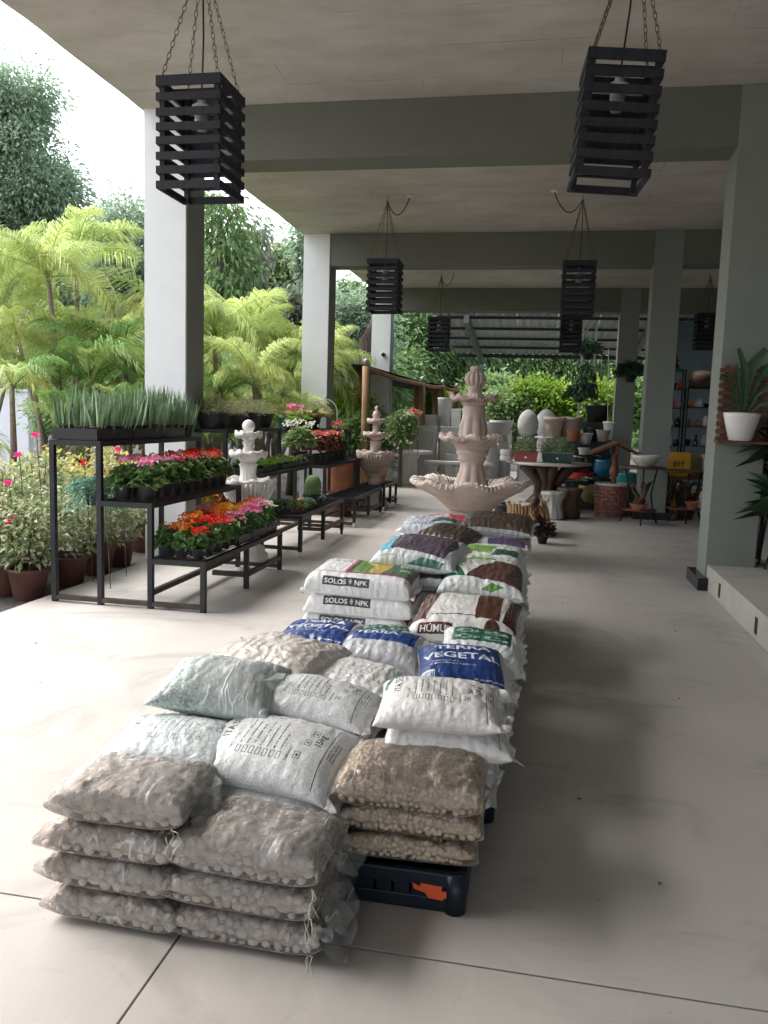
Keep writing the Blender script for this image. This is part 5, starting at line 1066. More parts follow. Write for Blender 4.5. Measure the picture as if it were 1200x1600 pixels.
for k, (u, v, y, s, lab) in enumerate([(824, 683, 19.5, .76, 'smooth grey egg shaped urn on the left of the pair'), (852, 682, 20.6, .80, 'grey egg shaped urn on the right behind the pink planter')]):
    q = at(u, v, y); urn(lab, (q.x, q.y, q.z), [(r*.9*s, z_*.98*s) for r, z_ in EGG], M['stone grey'], 32)
    t = thing('stone_pedestal', ['grey ribbed pedestal carrying the left egg urn', 'grey ribbed pedestal carrying the right egg urn'][k], 'pedestal', (q.x, q.y, .002)); b = MB(); b.lathe([(.26, 0), (.28, .05), (.2, .15), (.2, q.z-.12), (.25, q.z-.05), (.25, q.z-.004)], 24); b.build('shaft', M['stone grey'], t, True)
CUP = [(.18, 0), (.2, .03), (.14, .1), (.24, .22), (.3, .42), (.31, .5), (.27, .5), (.25, .42), (.01, .36)]
for k, (u, v, y, s, lab) in enumerate([(764, 690, 19.2, .9, 'grey bowl planter right of the big fountain column'), (782, 690, 19.6, 1.0, 'second grey bowl planter right of the big fountain')]):
    q = at(u, v, y); urn(lab, (q.x, q.y, q.z), [(r*s*.9, z_*s) for r, z_ in CUP], M['stone grey'], 28); t = thing('stone_pedestal', ['rough grey jar under the left bowl planter', 'rough grey jar under the right bowl planter'][k], 'jar', (q.x, q.y, .002)); b = MB(); b.lathe([(.18, 0), (.26, .15), (.27, .4), (.2, q.z-.1), (.17, q.z-.004)], 24); b.build('shaft', M['stone grey'], t, True)
HEXP = [(.2, 0), (.27, .3), (.3, .45), (.33, .46), (.33, .56), (.28, .56), (.26, .5), (.01, .48)]
for k, (u, v, y, lab) in enumerate([(866, 683, 20.0, 'pinkish faceted planter before the right egg urn'), (892, 683, 20.2, 'brownish faceted planter at the foot of the lattice post')]):
    q = at(u, v, y); t = urn(lab, (q.x, q.y, q.z), [(a*.85, c*.85) for a, c in HEXP], M['stone pink'], 6); t = thing('stone_pedestal', ['grey block under the pinkish faceted planter', 'grey block under the brownish faceted planter'][k], 'pedestal', (q.x, q.y, .002)); b = MB(); b.box(-.22, .22, -.2, .2, 0, q.z-.003); b.build('block', M['stone grey'], t, bevel=.02)
for k in range(1):
    q = at(830, 664, 19.1)
# ------------------------------------------------------------------ metal roof beyond the last beam
t = thing('shed_roof', 'ribbed metal shed roof sloping down beyond the last beam', 'roof'); ya, yb, za, zb, x0, x1 = 20.0, 25.6, 4.08, 3.46, -2.73, 6.2; sl_ = (zb-za)/(yb-ya)
nsh = 9
for k in range(nsh):
    b = MB(); a0 = x0+(x1-x0)*k/nsh; a1 = x0+(x1-x0)*(k+1)/nsh-.004; xx = []; n = 5; pit = (a1-a0)/n
    for i in range(n):
        p0 = a0+i*pit; xx += [(p0, 0), (p0+pit*.55, 0), (p0+pit*.65, .04), (p0+pit*.9, .04)]
    xx.append((a1, 0)); m_ = len(xx)
    for yy, zz in ((ya, za), (yb, zb)): b.v += [(x_, yy, zz+h_+.002*k % 2) for x_, h_ in xx]
    b.v += [(v[0], v[1], v[2]+.004) for v in b.v]
    b.f = [(i, i+1, m_+i+1, m_+i) for i in range(m_-1)]+[(2*m_+i, 3*m_+i, 3*m_+i+1, 2*m_+i+1) for i in range(m_-1)]
    b.build('metal_sheet', M['metal sheet'], t)
for f in (.12, .34, .56, .78, .985):
    yy = ya+(yb-ya)*f; zz = za+(zb-za)*f; b = MB(); b.box(x0+.02, x1, yy-.03, yy+.03, zz-.07, zz-.006); b.build('purlin', M['purlin'], t)
for xx in (-1.93, 2.4): b = MB(); b.bar((xx, ya, za-.22), (xx, yb-.1, zb-.22), .12, .2); b.build('rafter', mat('grey green steel', (.17, .21, .2), .6), t)
b = MB(); b.tube([(-1.93, yb-.15, 0), (-1.93, yb-.15, zb-.32)], .05, 12); b.tube([(-1.93, yb-.15, zb-.9), (-2.25, yb-.9, zb-.25)], .025, 8); b.build('post', M['blue glaze'] if 0 else mat('pale blue post', (.35, .48, .52), .5), t)
b = MB(); b.tube([(x0, yb+.03, zb-.04), (x1, yb+.03, zb-.04)], .06, 10); b.build('gutter', M['purlin'], t, True)
# lattice steel post with hanging ferns
q = at(913, 660, 20.5); t = thing('lattice_post', 'steel lattice post under the metal roof with hanging plants', 'lattice post', (q.x, q.y, .002)); hh = 3.88
for sx in (-1, 1):
    for sy in (-1, 1): b = MB(); b.box(sx*.15-.02, sx*.15+.02, sy*.15-.02, sy*.15+.02, 0, hh); b.build('chord', M['metal sheet'], t)
for k in range(14):
    z0, z1 = k*hh/14, (k+1)*hh/14
    for sx in (-1, 1): b = MB(); s = 1 if k % 2 else -1; b.bar((-.13*s, sx*.15, z0), (.13*s, sx*.15, z1), .022); b.bar((sx*.15, -.13*s, z0), (sx*.15, .13*s, z1), .022); b.build('brace', M['metal sheet'], t)
FRN = tri_mesh('leaf', *cat_mesh([dome(240, .28, .3, .1, .28, .022, .2, .9)]), LEAF['fern']); HNG = tri_mesh('leaf', *dome(420, .3, .9, -.9, .16, .03, -1.2, .3), LEAF['fern'])
for k, (u, v, y, lab) in enumerate([(918, 555, 19.8, 'fern hanging high on the lattice post'), (905, 622, 20.2, 'dark fern hanging halfway down the lattice post'), (985, 590, 18.6, 'dark antler fern mounted on the far right column')]):
    q = at(u, v, y); t = thing('hanging_fern', lab, 'fern', q, 0, 'ferns hanging on posts'); link('fronds', FRN, t); 
    if k == 0: link('trailing_stems', HNG, t)
    b = MB(); b.lathe([(.08, -.1), (.13, .02), (.12, .05), (.01, .05)], 14); b.build('pot', M['black pot'], t, True)
    b = MB(); b.tube([(0, 0, .05), (0, .2 if k < 2 else .4, .5)], .006, 5); b.build('hanger', M['cord'], t)
q = at(944, 560, 19.8)
for k, (u, y) in enumerate([(940, 19.9), (951, 19.5)]):
    a = at(u, 545, y); c = at(u-(3 if k == 0 else 2), 705 if k else 690, y); t = thing('hanging_rope', ['thin pale rope hanging left of the far column', 'thin rope hanging nearest the far column'][k], 'rope', (c.x, c.y, c.z)); b = MB(); b.tube([(0, 0, 0), Vector(a)-c], .012, 6); b.build('strand', M['thread'], t)
# ------------------------------------------------------------------ pergola
pg = thing('pergola', 'rustic log pergola roofed with black shade net along the garden path', 'pergola'); PP = []
for k, (u, v, y) in enumerate([(560, 575, 17.8), (572, 572, 17.0), (651, 600, 21.5), (660, 598, 20.8), (681, 603, 23.3), (692, 602, 22.6), (706, 608, 25.5), (714, 607, 24.6), (727, 612, 27.5)]):
    q = at(u, v, y); b = MB(); r = .085; b.tube([(q.x, q.y, -.1), (q.x+.02, q.y, q.z*.5), (q.x, q.y, q.z)], [r*1.1, r, r*.92], 10); b.build('post', M['wood post'], pg, True); PP.append(q)
    if k % 2: b = MB(); b.ball((q.x, q.y, q.z+.1), .06, 12, 8); b.build('globe_lamp', M['bulb'], pg, True)
for a, c in zip(PP[1::2], PP[3::2]+[]):
    b = MB(); b.tube([a+Vector((0, 0, -.05)), (a+c)/2+Vector((0, 0, -.08)), c+Vector((0, 0, -.05))], .05, 8); b.build('beam', M['wood post'], pg, True)
front = [at(500, 566, 17.0)]+PP[1::2]; 
b = MB(); n = len(front)
for q in front: 
    for k in range(6): b.v.append((q.x-.5*k, q.y+.95*k, q.z+.02-.07*math.sin(k*PI/5)+.03*k))
for i in range(n-1):
    for k in range(5): b.f.append((i*6+k, (i+1)*6+k, (i+1)*6+k+1, i*6+k+1))
b.v += [(x_, y_, z_-.03) for x_, y_, z_ in b.v]; b.f += [tuple(6*n+i for i in reversed(f)) for f in b.f]; b.build('shade_net', M['net'], pg)
# ------------------------------------------------------------------ right side: bench of planters, stools, well, bowls
q = at(835, 742, 12.3)
t = thing('root_table', 'table of gnarled dark roots with a glass wrapped top holding planters', 'table', (.135, 13.75, .002)); r = random.Random(5)
b = MB(); b.lathe([(.1, .775), (.55, .78), (.57, .79), (.57, .815), (.01, .82)], 40, lambda i, a, r_, z_: (r_*1.18*(1+.06*math.sin(3*a)+.04*math.sin(5*a)), 0)); b.build('top', M['stone grey'], t, True)
for k in range(9):
    a = k*2*PI/9+r.uniform(-.2, .2); R0 = r.uniform(.2, .32); b = MB(); b.tube([(R0*1.3*math.cos(a), R0*1.3*math.sin(a), 0), (R0*.6*math.cos(a+.5), R0*.6*math.sin(a+.5), .25), (R0*.7*math.cos(a+.9), R0*.7*math.sin(a+.9), .5), (R0*1.7*math.cos(a+.7), R0*1.7*math.sin(a+.7), .775)], [.11, .085, .075, .09], 9); b.build('root', M['dark wood'], t, True)
def window_box(label, loc, m, w_=.42, s=1):
    t = thing('window_box', label, 'planter', loc); b = MB(); b.v = [(x_*k_, y_*k_, z_) for k_, z_ in ((.9, 0), (1, .15), (1.04, .152), (1.04, .172), (.96, .172), (.95, .15)) for x_, y_ in ((-w_/2, -.09), (w_/2, -.09), (w_/2, .09), (-w_/2, .09))]
    b.f = [(3, 2, 1, 0)]+[(i*4+j, i*4+(j+1) % 4, i*4+4+(j+1) % 4, i*4+4+j) for i in range(5) for j in range(4)]+[(20, 21, 22, 23)]; b.build('box', M[m], t)
    b = MB(); b.ball((0, -.092, .075), .02, 10, 6, (1, .3, 1)); b.build('emblem', M['white plastic'], t, True)
    V, F = dome(420, .3, .3, .2, .07, .02, .7, .3); V[:, 0] *= w_/.5; V[:, 1] *= .5; link('foliage', tri_mesh('leaf', V, F, LEAF['mid tree']), t); return t
window_box('red window box of green seedlings on the root table', (-.24, 13.5, .823), 'planter red', .38); window_box('dark green window box of green seedlings on the root table', (.26, 13.55, .823), 'green glaze', .5)
for k, z_ in enumerate((.823, .93)):
    t = thing('paver_stack', ['lower wrapped grey paver left of the red window box', 'upper wrapped grey paver left of the red window box'][k], 'paver', (-.56, 13.6, .823 if k == 0 else .915)); b = MB(); b.lathe([(.10, 0), (.105, .01), (.105, .08), (.1, .088), (.01, .088)], 20); b.build('paver', M['stone grey'], t, True)
def stool(label, loc, m, r, h, twist):
    t = thing('log_stool', label, 'stool', loc, twist); b = MB(); b.lathe([(r*.9, 0), (r, .03), (r*.93, h*.25), (r*.74, h*.5), (r*.8, h*.66), (r*1.02, h*.86), (r*1.08, h*.9), (r*1.06, h*.985), (r*.98, h), (.01, h)], 56, lambda i, a, rr, z_: (rr*(1+.05*math.sin(7*a+z_*9)+.035*math.sin(13*a+2)*(1 if 0 < i < 6 else .2)), 0)); b.build('trunk', m, t, True); return t
stool('grey plastic wrapped log stool between the root table and the brick well', (.215, 12.72, .002), concrete('wrapped grey wood', (.3, .29, .28), (.5, .49, .48), 6, 20, .35, .4, (3, 3, .8)), .175, .42, .3)
stool('dark carved wooden stool beside the wrapped grey one', (.47, 12.98, .002), M['dark wood'], .18, .47, 1.1)
# basket of split logs under the big fountain rim
t = thing('log_basket', 'round basket of upright split sticks right of the big fountain', 'basket', (-.18, 11.1, .002)); b = MB(); b.lathe([(.2, .02), (.22, .36), (.01, .36)], 24); b.build('core', M['dark wood'], t)
for k in range(34): a = 2*PI*k/34; b = MB(); b.tube([(.2*math.cos(a), .2*math.sin(a), 0), (.235*math.cos(a), .235*math.sin(a), .38+random.uniform(-.015, .02))], .021, 6); b.build('stick', M['wood post'], t, True)
b = MB(); b.lathe([(.2, .362), (.21, .37), (.01, .375)], 24); b.build('lid', M['stone grey'], t)
t = thing('driftwood', 'tangle of pale driftwood roots beside the basket', 'driftwood', (.02, 10.75, .002)); r = random.Random(9)
for k in range(9):
    p0 = Vector((r.uniform(-.1, .15), r.uniform(-.1, .1), .0)); pts = [p0]
    for i in range(5): pts.append(pts[-1]+Vector((r.uniform(-.08, .07), r.uniform(-.06, .06), r.uniform(.06, .13))))
    b = MB(); b.tube(pts, [.035, .032, .028, .022, .016, .008], 7); b.build('root', M['wood post'], t, True)
b = MB(); b.ball((-.06, -.08, .46), .06, 14, 9, (1, .8, 1.2)); b.tube([(-.06, -.12, .46), (-.1, -.2, .42)], [.035, .015], 8); b.build('carved_head', M['dark wood'], t, True)
t = plant('dark_plant', 'small dark plum spiky plant on the floor at the end of the pile', 'potted plant', (.07, 10.1, .002), (.07, .09, 'black pot'), [('leaves', tri_mesh('leaf', *dome(260, .17, .26, .14, .11, .014, .9, .2), LEAF['dark plum']))])
for k, (dx, lab) in enumerate([(0, 'black nursery pot behind the log basket')]):
    t = thing('garden_pot', lab, 'pot', (-.42, 11.2, .002)); link('pot', pot_mesh(.17, .36, 'black pot', 22), t); earth(t, .17, .36)
# brick well
t = thing('garden_well', 'ornamental brick well with a brown tiled roof wrapped in clear film', 'well', (1.16, 13.65, .002), .08); R = .27
b = MB(); b.lathe([(R-.03, 0), (R-.03, .50), (R-.09, .50), (R-.09, .3), (.01, .3)], 40); b.build('mortar', M['stone grey'], t, True)
rows = 8
for k in range(rows):
    for j in range(13):
        a0 = 2*PI*(j+.5*(k % 2))/13; a1 = a0+2*PI/13-.035; z0 = k*.0605+.004; z1 = z0+.054; b = MB(); seg = 3
        for zz in (z0, z1):
            for rr in (R, R-.035):
                for s in range(seg+1): a = a0+(a1-a0)*s/seg; b.v.append((rr*math.cos(a), rr*math.sin(a), zz))
        q_ = seg+1
        for s in range(seg): b.f += [(s, s+1, 2*q_+s+1, 2*q_+s), (q_+s+1, q_+s, 3*q_+s, 3*q_+s+1), (2*q_+s, 2*q_+s+1, 3*q_+s+1, 3*q_+s), (s+1, s, q_+s, q_+s+1)]
        b.f += [(0, 2*q_, 3*q_, q_), (seg, q_+seg, 3*q_+seg, 2*q_+seg)]
        b.build('brick', M['brick'], t)
b = MB(); b.lathe([(R+.01, .488), (R+.012, .525), (R-.08, .53), (R-.09, .5)], 40); b.build('coping', M['stone grey'], t, True)
for s in (-1,):
    b = MB(); b.lathe([(.06, .3), (.045, .5), (.042, .62), (.065, .66), (.08, .72), (.06, .78), (.045, .84), (.045, 1.06)], 14, None, (0, -.08, 0)); b.build('post', mat('orange turned wood', (.22, .085, .035), .5, 5, .3) if s < 0 else bpy.data.materials['orange turned wood'], t, True)
b = MB(); b.v = [(-.40, -.28, .97), (.40, -.28, .97), (.40, .28, .97), (-.40, .28, .97), (-.02, -.3, 1.17), (-.02, .3, 1.17), (-.40, -.28, 1.0), (.40, -.28, 1.0), (.40, .28, 1.0), (-.40, .28, 1.0), (0, -.28, 1.13), (0, .28, 1.13)]
b = MB()
for s in (-1, 1):
    R_ = Matrix.Rotation(s*math.radians(24), 3, 'Y'); b.obox((s*.2, 0, 1.085), (.46, .58, .03), R_)
b.build('roof', mat('brown roof tile', (.15, .065, .04), .6, 6, .3), t); b = MB(); b.box(-.03, .03, -.27, .27, .985, 1.14); b.build('ridge_beam', M['red wood'], t)
# glazed pots on the floor behind the well
def glazed(label, loc, r, h, m, belly=1.15):
    t = thing('glazed_pot', label, 'glazed pot', loc); b = MB(); b.lathe([(r*.6, 0), (r*.64, .02), (r*belly*.9, h*.45), (r*belly, h*.7), (r*1.02, h*.93), (r*1.06, h), (r*.93, h), (r*.9, h*.9), (.01, h*.86)], 30); b.build('body', M[m], t, True); return t
for a in [('olive yellow glazed bowl left of the brick well', (.92, 14.6, .1), .24, .3, 'olive glaze'), ('dark green glazed bowl behind the stools', (.55, 15.0, .2), .3, .26, 'green glaze'), ('black glazed bowl behind the brick well', (1.05, 15.4, .22), .3, .28, 'black glaze'), ('tall black glazed pot under the lattice post', (.85, 16.4, .3), .3, .55, 'black glaze'), ('blue glazed square jar behind the well post', (1.22, 16.2, .33), .22, .46, 'blue glaze'), ('teal glazed jar right of the well', (1.5, 15.2, .1), .22, .52, 'teal glaze'), ('teal glazed bowl low behind the well', (1.42, 14.5, .06), .2, .38, 'teal glaze'), ('dark wine coloured bowl behind the wood stool', (.75, 16.0, .3), .25, .24, 'red plastic'), ('white glazed bowl half hidden behind the wrapped stool', (.22, 14.2, .2), .22, .22, 'cream glaze')]:
    glazed(*a)
t = thing('display_plinth', 'low dark display plinth under the glazed pots', 'plinth', (.85, 15.5, .002)); 
for x0_, x1_, y0_, y1_, z_ in ((-.85, -.1, -.9, 1.2, .195), (-.099, .75, -.5, .49, .215), (-.099, .75, .491, 1.2, .295)): b = MB(); b.box(x0_, x1_, y0_, y1_, 0, z_); b.build('step', M['plinth'], t)
t2 = thing('display_block', 'small dark block under the olive bowl', 'plinth', (.95, 14.52, .002)); b = MB(); b.box(-.3, .7, -.22, .2, 0, .057); b.build('step', M['plinth'], t2); b = MB(); b.box(-.26, .28, -.2, .25, .058, .096); b.build('tier', M['plinth'], t2)
# small nursery pots beyond the well
for k, (u, v, y, r_, h_, m, lab) in enumerate([(895, 690, 17.8, .14, .24, 'terracotta', 'terracotta pot with a face left of the lattice post'), (912, 694, 18.0, .18, .24, 'stone white', 'white patterned pot below the lattice post'), (928, 690, 18.4, .14, .3, 'black pot', 'dark pot right of the lattice post'), (942, 690, 18.2, .15, .25, 'stone pink', 'pink stone pot right of the lattice post'), (955, 688, 19.2, .2, .42, 'stone grey', 'pale grey bucket pot left of the far column'), (912, 712, 17.2, .12, .16, 'stone grey', 'small grey mossy pot on the tall black pot'), (933, 660, 19.8, .3, .4, 'black pot', 'large dark pot under the metal roof')]):
    q = at(u, v, y); t = thing('nursery_pot', lab, 'pot', q); link('pot', pot_mesh(r_, h_, m, 20), t); earth(t, r_, h_)
    if k != 5: t = thing('display_stand', 'plain dark stand under the %s' % lab.split(' left')[0].split(' right')[0].split(' below')[0].split(' under')[0], 'stand', (q.x, q.y, .002)); b = MB(); b.box(-r_, r_, -r_, r_, 0, q.z-.004); b.build('block', M['plinth'], t)
# bowl on an iron table
def iron_table(label, loc, R, H, m='dark wood'):
    t = thing('iron_table', label, 'table', loc); b = MB(); b.lathe([(R, H-.03), (R, H), (.01, H)], 30); b.build('top', M[m], t); b = MB(); b.lathe([(R*.75, .2), (R*.75, .215), (.01, .215)], 24); b.build('lower_shelf', M['red wood'], t)
    for k in range(3):
        a = 2*PI*k/3+.5; b = MB(); b.tube([(R*.95*math.cos(a), R*.95*math.sin(a), 0), (R*.7*math.cos(a), R*.7*math.sin(a), .2), (R*.55*math.cos(a), R*.55*math.sin(a), H*.5), (R*.8*math.cos(a), R*.8*math.sin(a), H-.03)], .013, 7); b.build('leg', M['steel'], t, True)
    return t
iron_table('round iron legged table holding the big cream bowl', (1.50, 12.75, .002), .33, .86)
t = thing('cream_bowl', 'large cream glazed bowl standing on the iron table', 'bowl', (1.53, 12.7, .866)); b = MB(); b.lathe([(.1, 0), (.105, .012), (.17, .06), (.205, .13), (.213, .165), (.2, .165), (.17, .1), (.01, .05)], 36); b.build('bowl', M['cream glaze'], t, True)
t = thing('bonsai_pot', 'terracotta dish with a dark carved root on the lower shelf of the iron table', 'ornament', (1.47, 12.62, .219)); link('dish', pot_mesh(.13, .09, 'terracotta'), t); b = MB(); r = random.Random(3)
for k in range(6): pts = [Vector((r.uniform(-.05, .05), r.uniform(-.05, .05), .07))]; [pts.append(pts[-1]+Vector((r.uniform(-.06, .06), r.uniform(-.05, .05), .07))) for _ in range(5)]; b.tube(pts, [.04, .035, .03, .035, .025, .01], 7)
b.build('carved_root', M['dark wood'], t, True)
iron_table('second iron legged table with a flower pot in front of the right column', (2.22, 13.3, .002), .36, .8)
plant('orchid_pot', 'terracotta pot with dried pink flowers on the lower shelf of the second iron table', 'potted plant', (2.3, 13.1, .218), (.1, .12, 'terracotta'), [('leaves', tri_mesh('leaf', *dome(120, .1, .16, .16, .05, .02, .5), LEAF['redleaf']))])
for k in range(2):
    t = thing('root_sculpture', ['dark root sculpture below the yellow pot', 'dark root sculpture nearest the right column'][k], 'sculpture', (2.0+.35*k, 14.1-.3*k, .002)); r = random.Random(20+k)
    for i in range(7):
        pts = [Vector((r.uniform(-.12, .12), r.uniform(-.1, .1), 0))]; [pts.append(pts[-1]+Vector((r.uniform(-.08, .08), r.uniform(-.06, .06), .12))) for _ in range(5)]
        b = MB(); b.tube(pts, [.06, .05, .045, .05, .035, .015], 8); b.build('root', M['dark wood'], t, True)
def square_pot(label, loc, w_, h, m, rz=0):
    t = thing('square_pot', label, 'glazed pot', loc, rz); b = MB(); pr = [(.8, 0), (.98, .08), (1.02, h*.5), (.98, h*.92), (1.0, h), (.9, h), (.88, h*.9)]
    for k_, z_ in pr: b.v += [(x_*w_/2*k_, y_*w_/2*k_, z_) for x_, y_ in ((-1, -1), (1, -1), (1, 1), (-1, 1))]
    b.f = [(3, 2, 1, 0)]+[(i*4+j, i*4+(j+1) % 4, i*4+4+(j+1) % 4, i*4+4+j) for i in range(6) for j in range(4)]+[(24, 25, 26, 27)]; b.build('body', M[m], t, bevel=.012)
    if m == 'yellow glaze':
        b = MB()
        for dx in (-.07, 0, .07): b.box(dx-.009, dx+.009, -w_/2*1.03-.004, -w_/2*.99, h*.42, h*.68); b.box(dx-.03, dx+.03, -w_/2*1.03-.004, -w_/2*.99, h*.55, h*.585)
        b.build('emblem', M['dark wood'], t)
    return t
t = thing('wooden_table', 'dark wooden shelf table under the yellow pots', 'table', (2.55, 15.35, .002))
b = MB(); b.box(-.6, .75, -.4, .4, .545, .585); b.build('top', M['dark wood'], t)
for sx in (-.52, .67):
    for sy in (-.32, .32): b = MB(); b.box(sx-.03, sx+.03, sy-.03, sy+.03, 0, .544); b.build('leg', M['dark wood'], t)
square_pot('bright yellow glazed square pot with a dark emblem', (2.36, 15.3, .588), .42, .42, 'yellow glaze', .1); square_pot('cream square pot right of the yellow one', (2.99, 15.3, .588), .36, .40, 'cream glaze'); square_pot('lower yellow pot half hidden below the table edge', (2.22, 14.55, .002), .36, .5, 'yellow glaze', .3); square_pot('amber brown pot behind the yellow pot', (2.70, 15.5, .588), .3, .40, 'olive glaze', .2)
# shelving with knick knacks before the blue grey wall
def shelf_unit(label, loc, w_, h, n):
    t = thing('shelf_unit', label, 'shelf', loc, 0, 'black shelf units by the blue grey wall')
    for sx in (-1, 1):
        for sy in (-1, 1): b = MB(); b.box(sx*w_/2-.015, sx*w_/2+.015, sy*.18-.015, sy*.18+.015, 0, h); b.build('post', M['steel'], t)
    for k in range(n): z_ = .12+k*(h-.14)/(n-1); b = MB(); b.box(-w_/2+.016, w_/2-.016, -.19, .19, z_, z_+.02); b.build('shelf_board', M['steel'], t)
    return [loc[2]+.14+k*(h-.14)/(n-1) for k in range(n)]
zs1 = shelf_unit('black metal shelf unit with ornaments, left of the pair', (2.85, 20.1, .002), .62, 2.75, 7); zs2 = shelf_unit('black metal shelf unit with ornaments, right of the pair', (3.60, 20.1, .002), .72, 2.35, 6)
orn = [('white plastic', 'white'), ('orange', 'orange'), ('blue glaze', 'blue'), ('stone grey', 'grey'), ('yellow glaze', 'yellow'), ('black glaze', 'black'), ('terracotta', 'terracotta'), ('red plastic', 'red')]
r = random.Random(12); kk = 0
for ui, (x0_, w_, zs) in enumerate(((2.85, .62, zs1), (3.60, .72, zs2))):
    for si, z_ in enumerate(zs[1:-1] if ui == 0 else zs[1:]):
        for i in range(4):
            m, cn = orn[r.choice([0, 3, 3, 5, 1, 5, 5, 6, 3, 0])]; s = r.uniform(.07, .105); hgt = r.uniform(.14, .26); kind = ['vase', 'jar', 'bowl', 'figurine'][(i+si+ui) % 4]
            t = thing('ornament', '%s %s on shelf %s of the %s unit, %s from the left' % (cn, kind, ORD[si], 'left' if ui == 0 else 'right', ORD[i]), 'ornament', (x0_-w_/2+.09+i*(w_-.18)/3, 20.05+r.uniform(-.05, .05), z_+.001)); b = MB()
            prof = {'vase': [(.5, 0), (.9, .3), (.6, .75), (.45, .9), (.6, 1), (.01, .96)], 'jar': [(.7, 0), (.85, .1), (.85, .7), (.5, .85), (.6, .9), (.01, 1)], 'bowl': [(.4, 0), (.5, .05), (1, .5), (1.05, .6), (.9, .58), (.01, .3)], 'figurine': [(.7, 0), (.6, .1), (.75, .35), (.4, .6), (.25, .68), (.42, .8), (.35, .95), (.01, 1)]}[kind]
            b.lathe([(a*s, c*hgt) for a, c in prof], 14); b.build('body', M[m], t, True)
t = thing('dark_bundle', 'dark round bundle of baskets on the upper right shelf', 'basket', (3.55, 20.1, 2.36)); b = MB(); b.lathe([(.2, 0), (.3, .1), (.31, .25), (.22, .36), (.02, .4)], 16); b.build('basket', M['dark wood'], t, True); b = MB(); b.lathe([(.16, 0), (.2, .1), (.15, .25), (.02, .28)], 14, None, (.3, -.02, 0)); b.build('basket', M['black pot'], t, True)
t = thing('hanging_bundle', 'large dark blurred shrub hanging over the left shelf unit', 'hanging plant', (2.72, 20.1, 3.15)); link('foliage', tri_mesh('leaf', *dome(600, .3, .7, -.3, .12, .05, -.3, .2), LEAF['dark plum']), t); b = MB(); b.tube([(0, 0, .3), (0, .1, 1.25)], .01, 5); b.build('cord', M['cord'], t)
# ------------------------------------------------------------------ staghorn fern on the right column, plants on the platform
t = thing('slat_panel', 'red brown slatted wooden panel fixed to the right column', 'wood panel', (1.72, 7.82, 1.36)); n = 10
for k in range(n):
    for s in ((0,) if k not in (4,) else (0,)): b = MB(); b.box(-.195, .235, -.02, .0, .005+k*.0675, .045+k*.0675); b.build('slat', M['red wood'], t, bevel=.003)
for x_ in (-.13, .17): b = MB(); b.box(x_-.02, x_+.02, .0005, .032, .0, .68); b.build('batten', M['red wood'], t)
b = MB(); b.box(-.205, .24, -.2, -.021, -.012, .012); b.build('ledge', M['red wood'], t)
t = thing('staghorn_fern', 'staghorn fern with broad dark fronds in a white pot on the wooden panel', 'fern', (1.715, 7.70, 1.374)); b = MB(); b.lathe([(.085, .001), (.095, .004), (.145, .2), (.155, .245), (.148, .245), (.13, .2), (.01, .2)], 30); b.build('pot', M['white plastic'], t, True)
def frond_leaf(pts, ws):
    b = MB(); pts = [Vector(p) for p in pts]; k = len(pts)
    for i, (p, w_) in enumerate(zip(pts, ws)):
        d = (pts[min(i+1, k-1)]-pts[max(0, i-1)]).normalized(); s = d.cross(Vector((0, -1, .25))).normalized(); w_ *= .55; b.v += [tuple(p-s*w_), tuple(p+Vector((0, .012, 0))), tuple(p+s*w_)]
    for i in range(k-1): b.f += [(i*3, i*3+1, i*3+4, i*3+3), (i*3+1, i*3+2, i*3+5, i*3+4)]
    return b
for pts, ws in [([(0, 0, .22), (.0, .0, .42), (-.005, -.02, .62), (-.08, -.04, .80)], [.012, .045, .06, .03]), ([(0, 0, .22), (.02, 0, .45), (.05, -.01, .66), (.15, -.03, .80)], [.012, .045, .085, .05]), ([(-.02, -.02, .22), (-.09, -.05, .42), (-.16, -.1, .55), (-.24, -.14, .57)], [.01, .035, .03, .008]), ([(0, -.03, .22), (-.06, -.1, .44), (-.10, -.16, .56), (-.11, -.18, .66)], [.01, .03, .035, .01]), ([(.02, 0, .22), (.1, -.04, .4), (.2, -.08, .5), (.33, -.12, .5)], [.01, .03, .04, .015]), ([(.03, -.02, .22), (.12, -.09, .32), (.22, -.14, .34), (.34, -.18, .28)], [.01, .03, .035, .01]), ([(.03, 0, .22), (.1, .02, .5), (.17, .02, .64), (.28, .0, .72)], [.01, .04, .05, .02]), ([(-.03, -.03, .2), (-.1, -.12, .3), (-.17, -.17, .30), (-.24, -.2, .24)], [.008, .018, .018, .006])]:
    frond_leaf(pts, ws).build('frond', LEAF['fern'], t, True)
b = MB(); b.ball((-.04, -.05, .235), .07, 12, 7, (1.1, .8, .45)); b.build('shield_frond', LEAF['geranium'], t, True)
def spiky(label, loc, n, L, potm='white plastic', s=1, stand=None):
    t = thing('dracaena', label, 'potted plant', loc, 0, 'spiky plants on the platform')
    if stand: 
        for k in range(3): a = 2.1*k+.3; b = MB(); b.tube([(.17*math.cos(a), .17*math.sin(a), -stand), (.1*math.cos(a), .1*math.sin(a), 0)], .01, 6); b.build('stand_leg', M['steel'], t)
    link('pot', pot_mesh(.14, .2, potm), t); earth(t, .14, .2); b = MB(); b.tube([(0, 0, .18), (.01, 0, .4)], .02, 7); b.build('stem', M['bark'], t)
    a = rng.uniform(0, 2*PI, n); D = np.stack([np.cos(a)*rng.uniform(.4, 1.3, n), np.sin(a)*rng.uniform(.4, 1.3, n), rng.uniform(-.1, 1, n)], 1); link('leaves', tri_mesh('leaf', *leaves(np.stack([0*a+.01, 0*a, rng.uniform(.3, .42, n)], 1), D, L*rng.uniform(.8, 1.25, n), .017, droop=.28, fold=.2), LEAF['fern']), t)
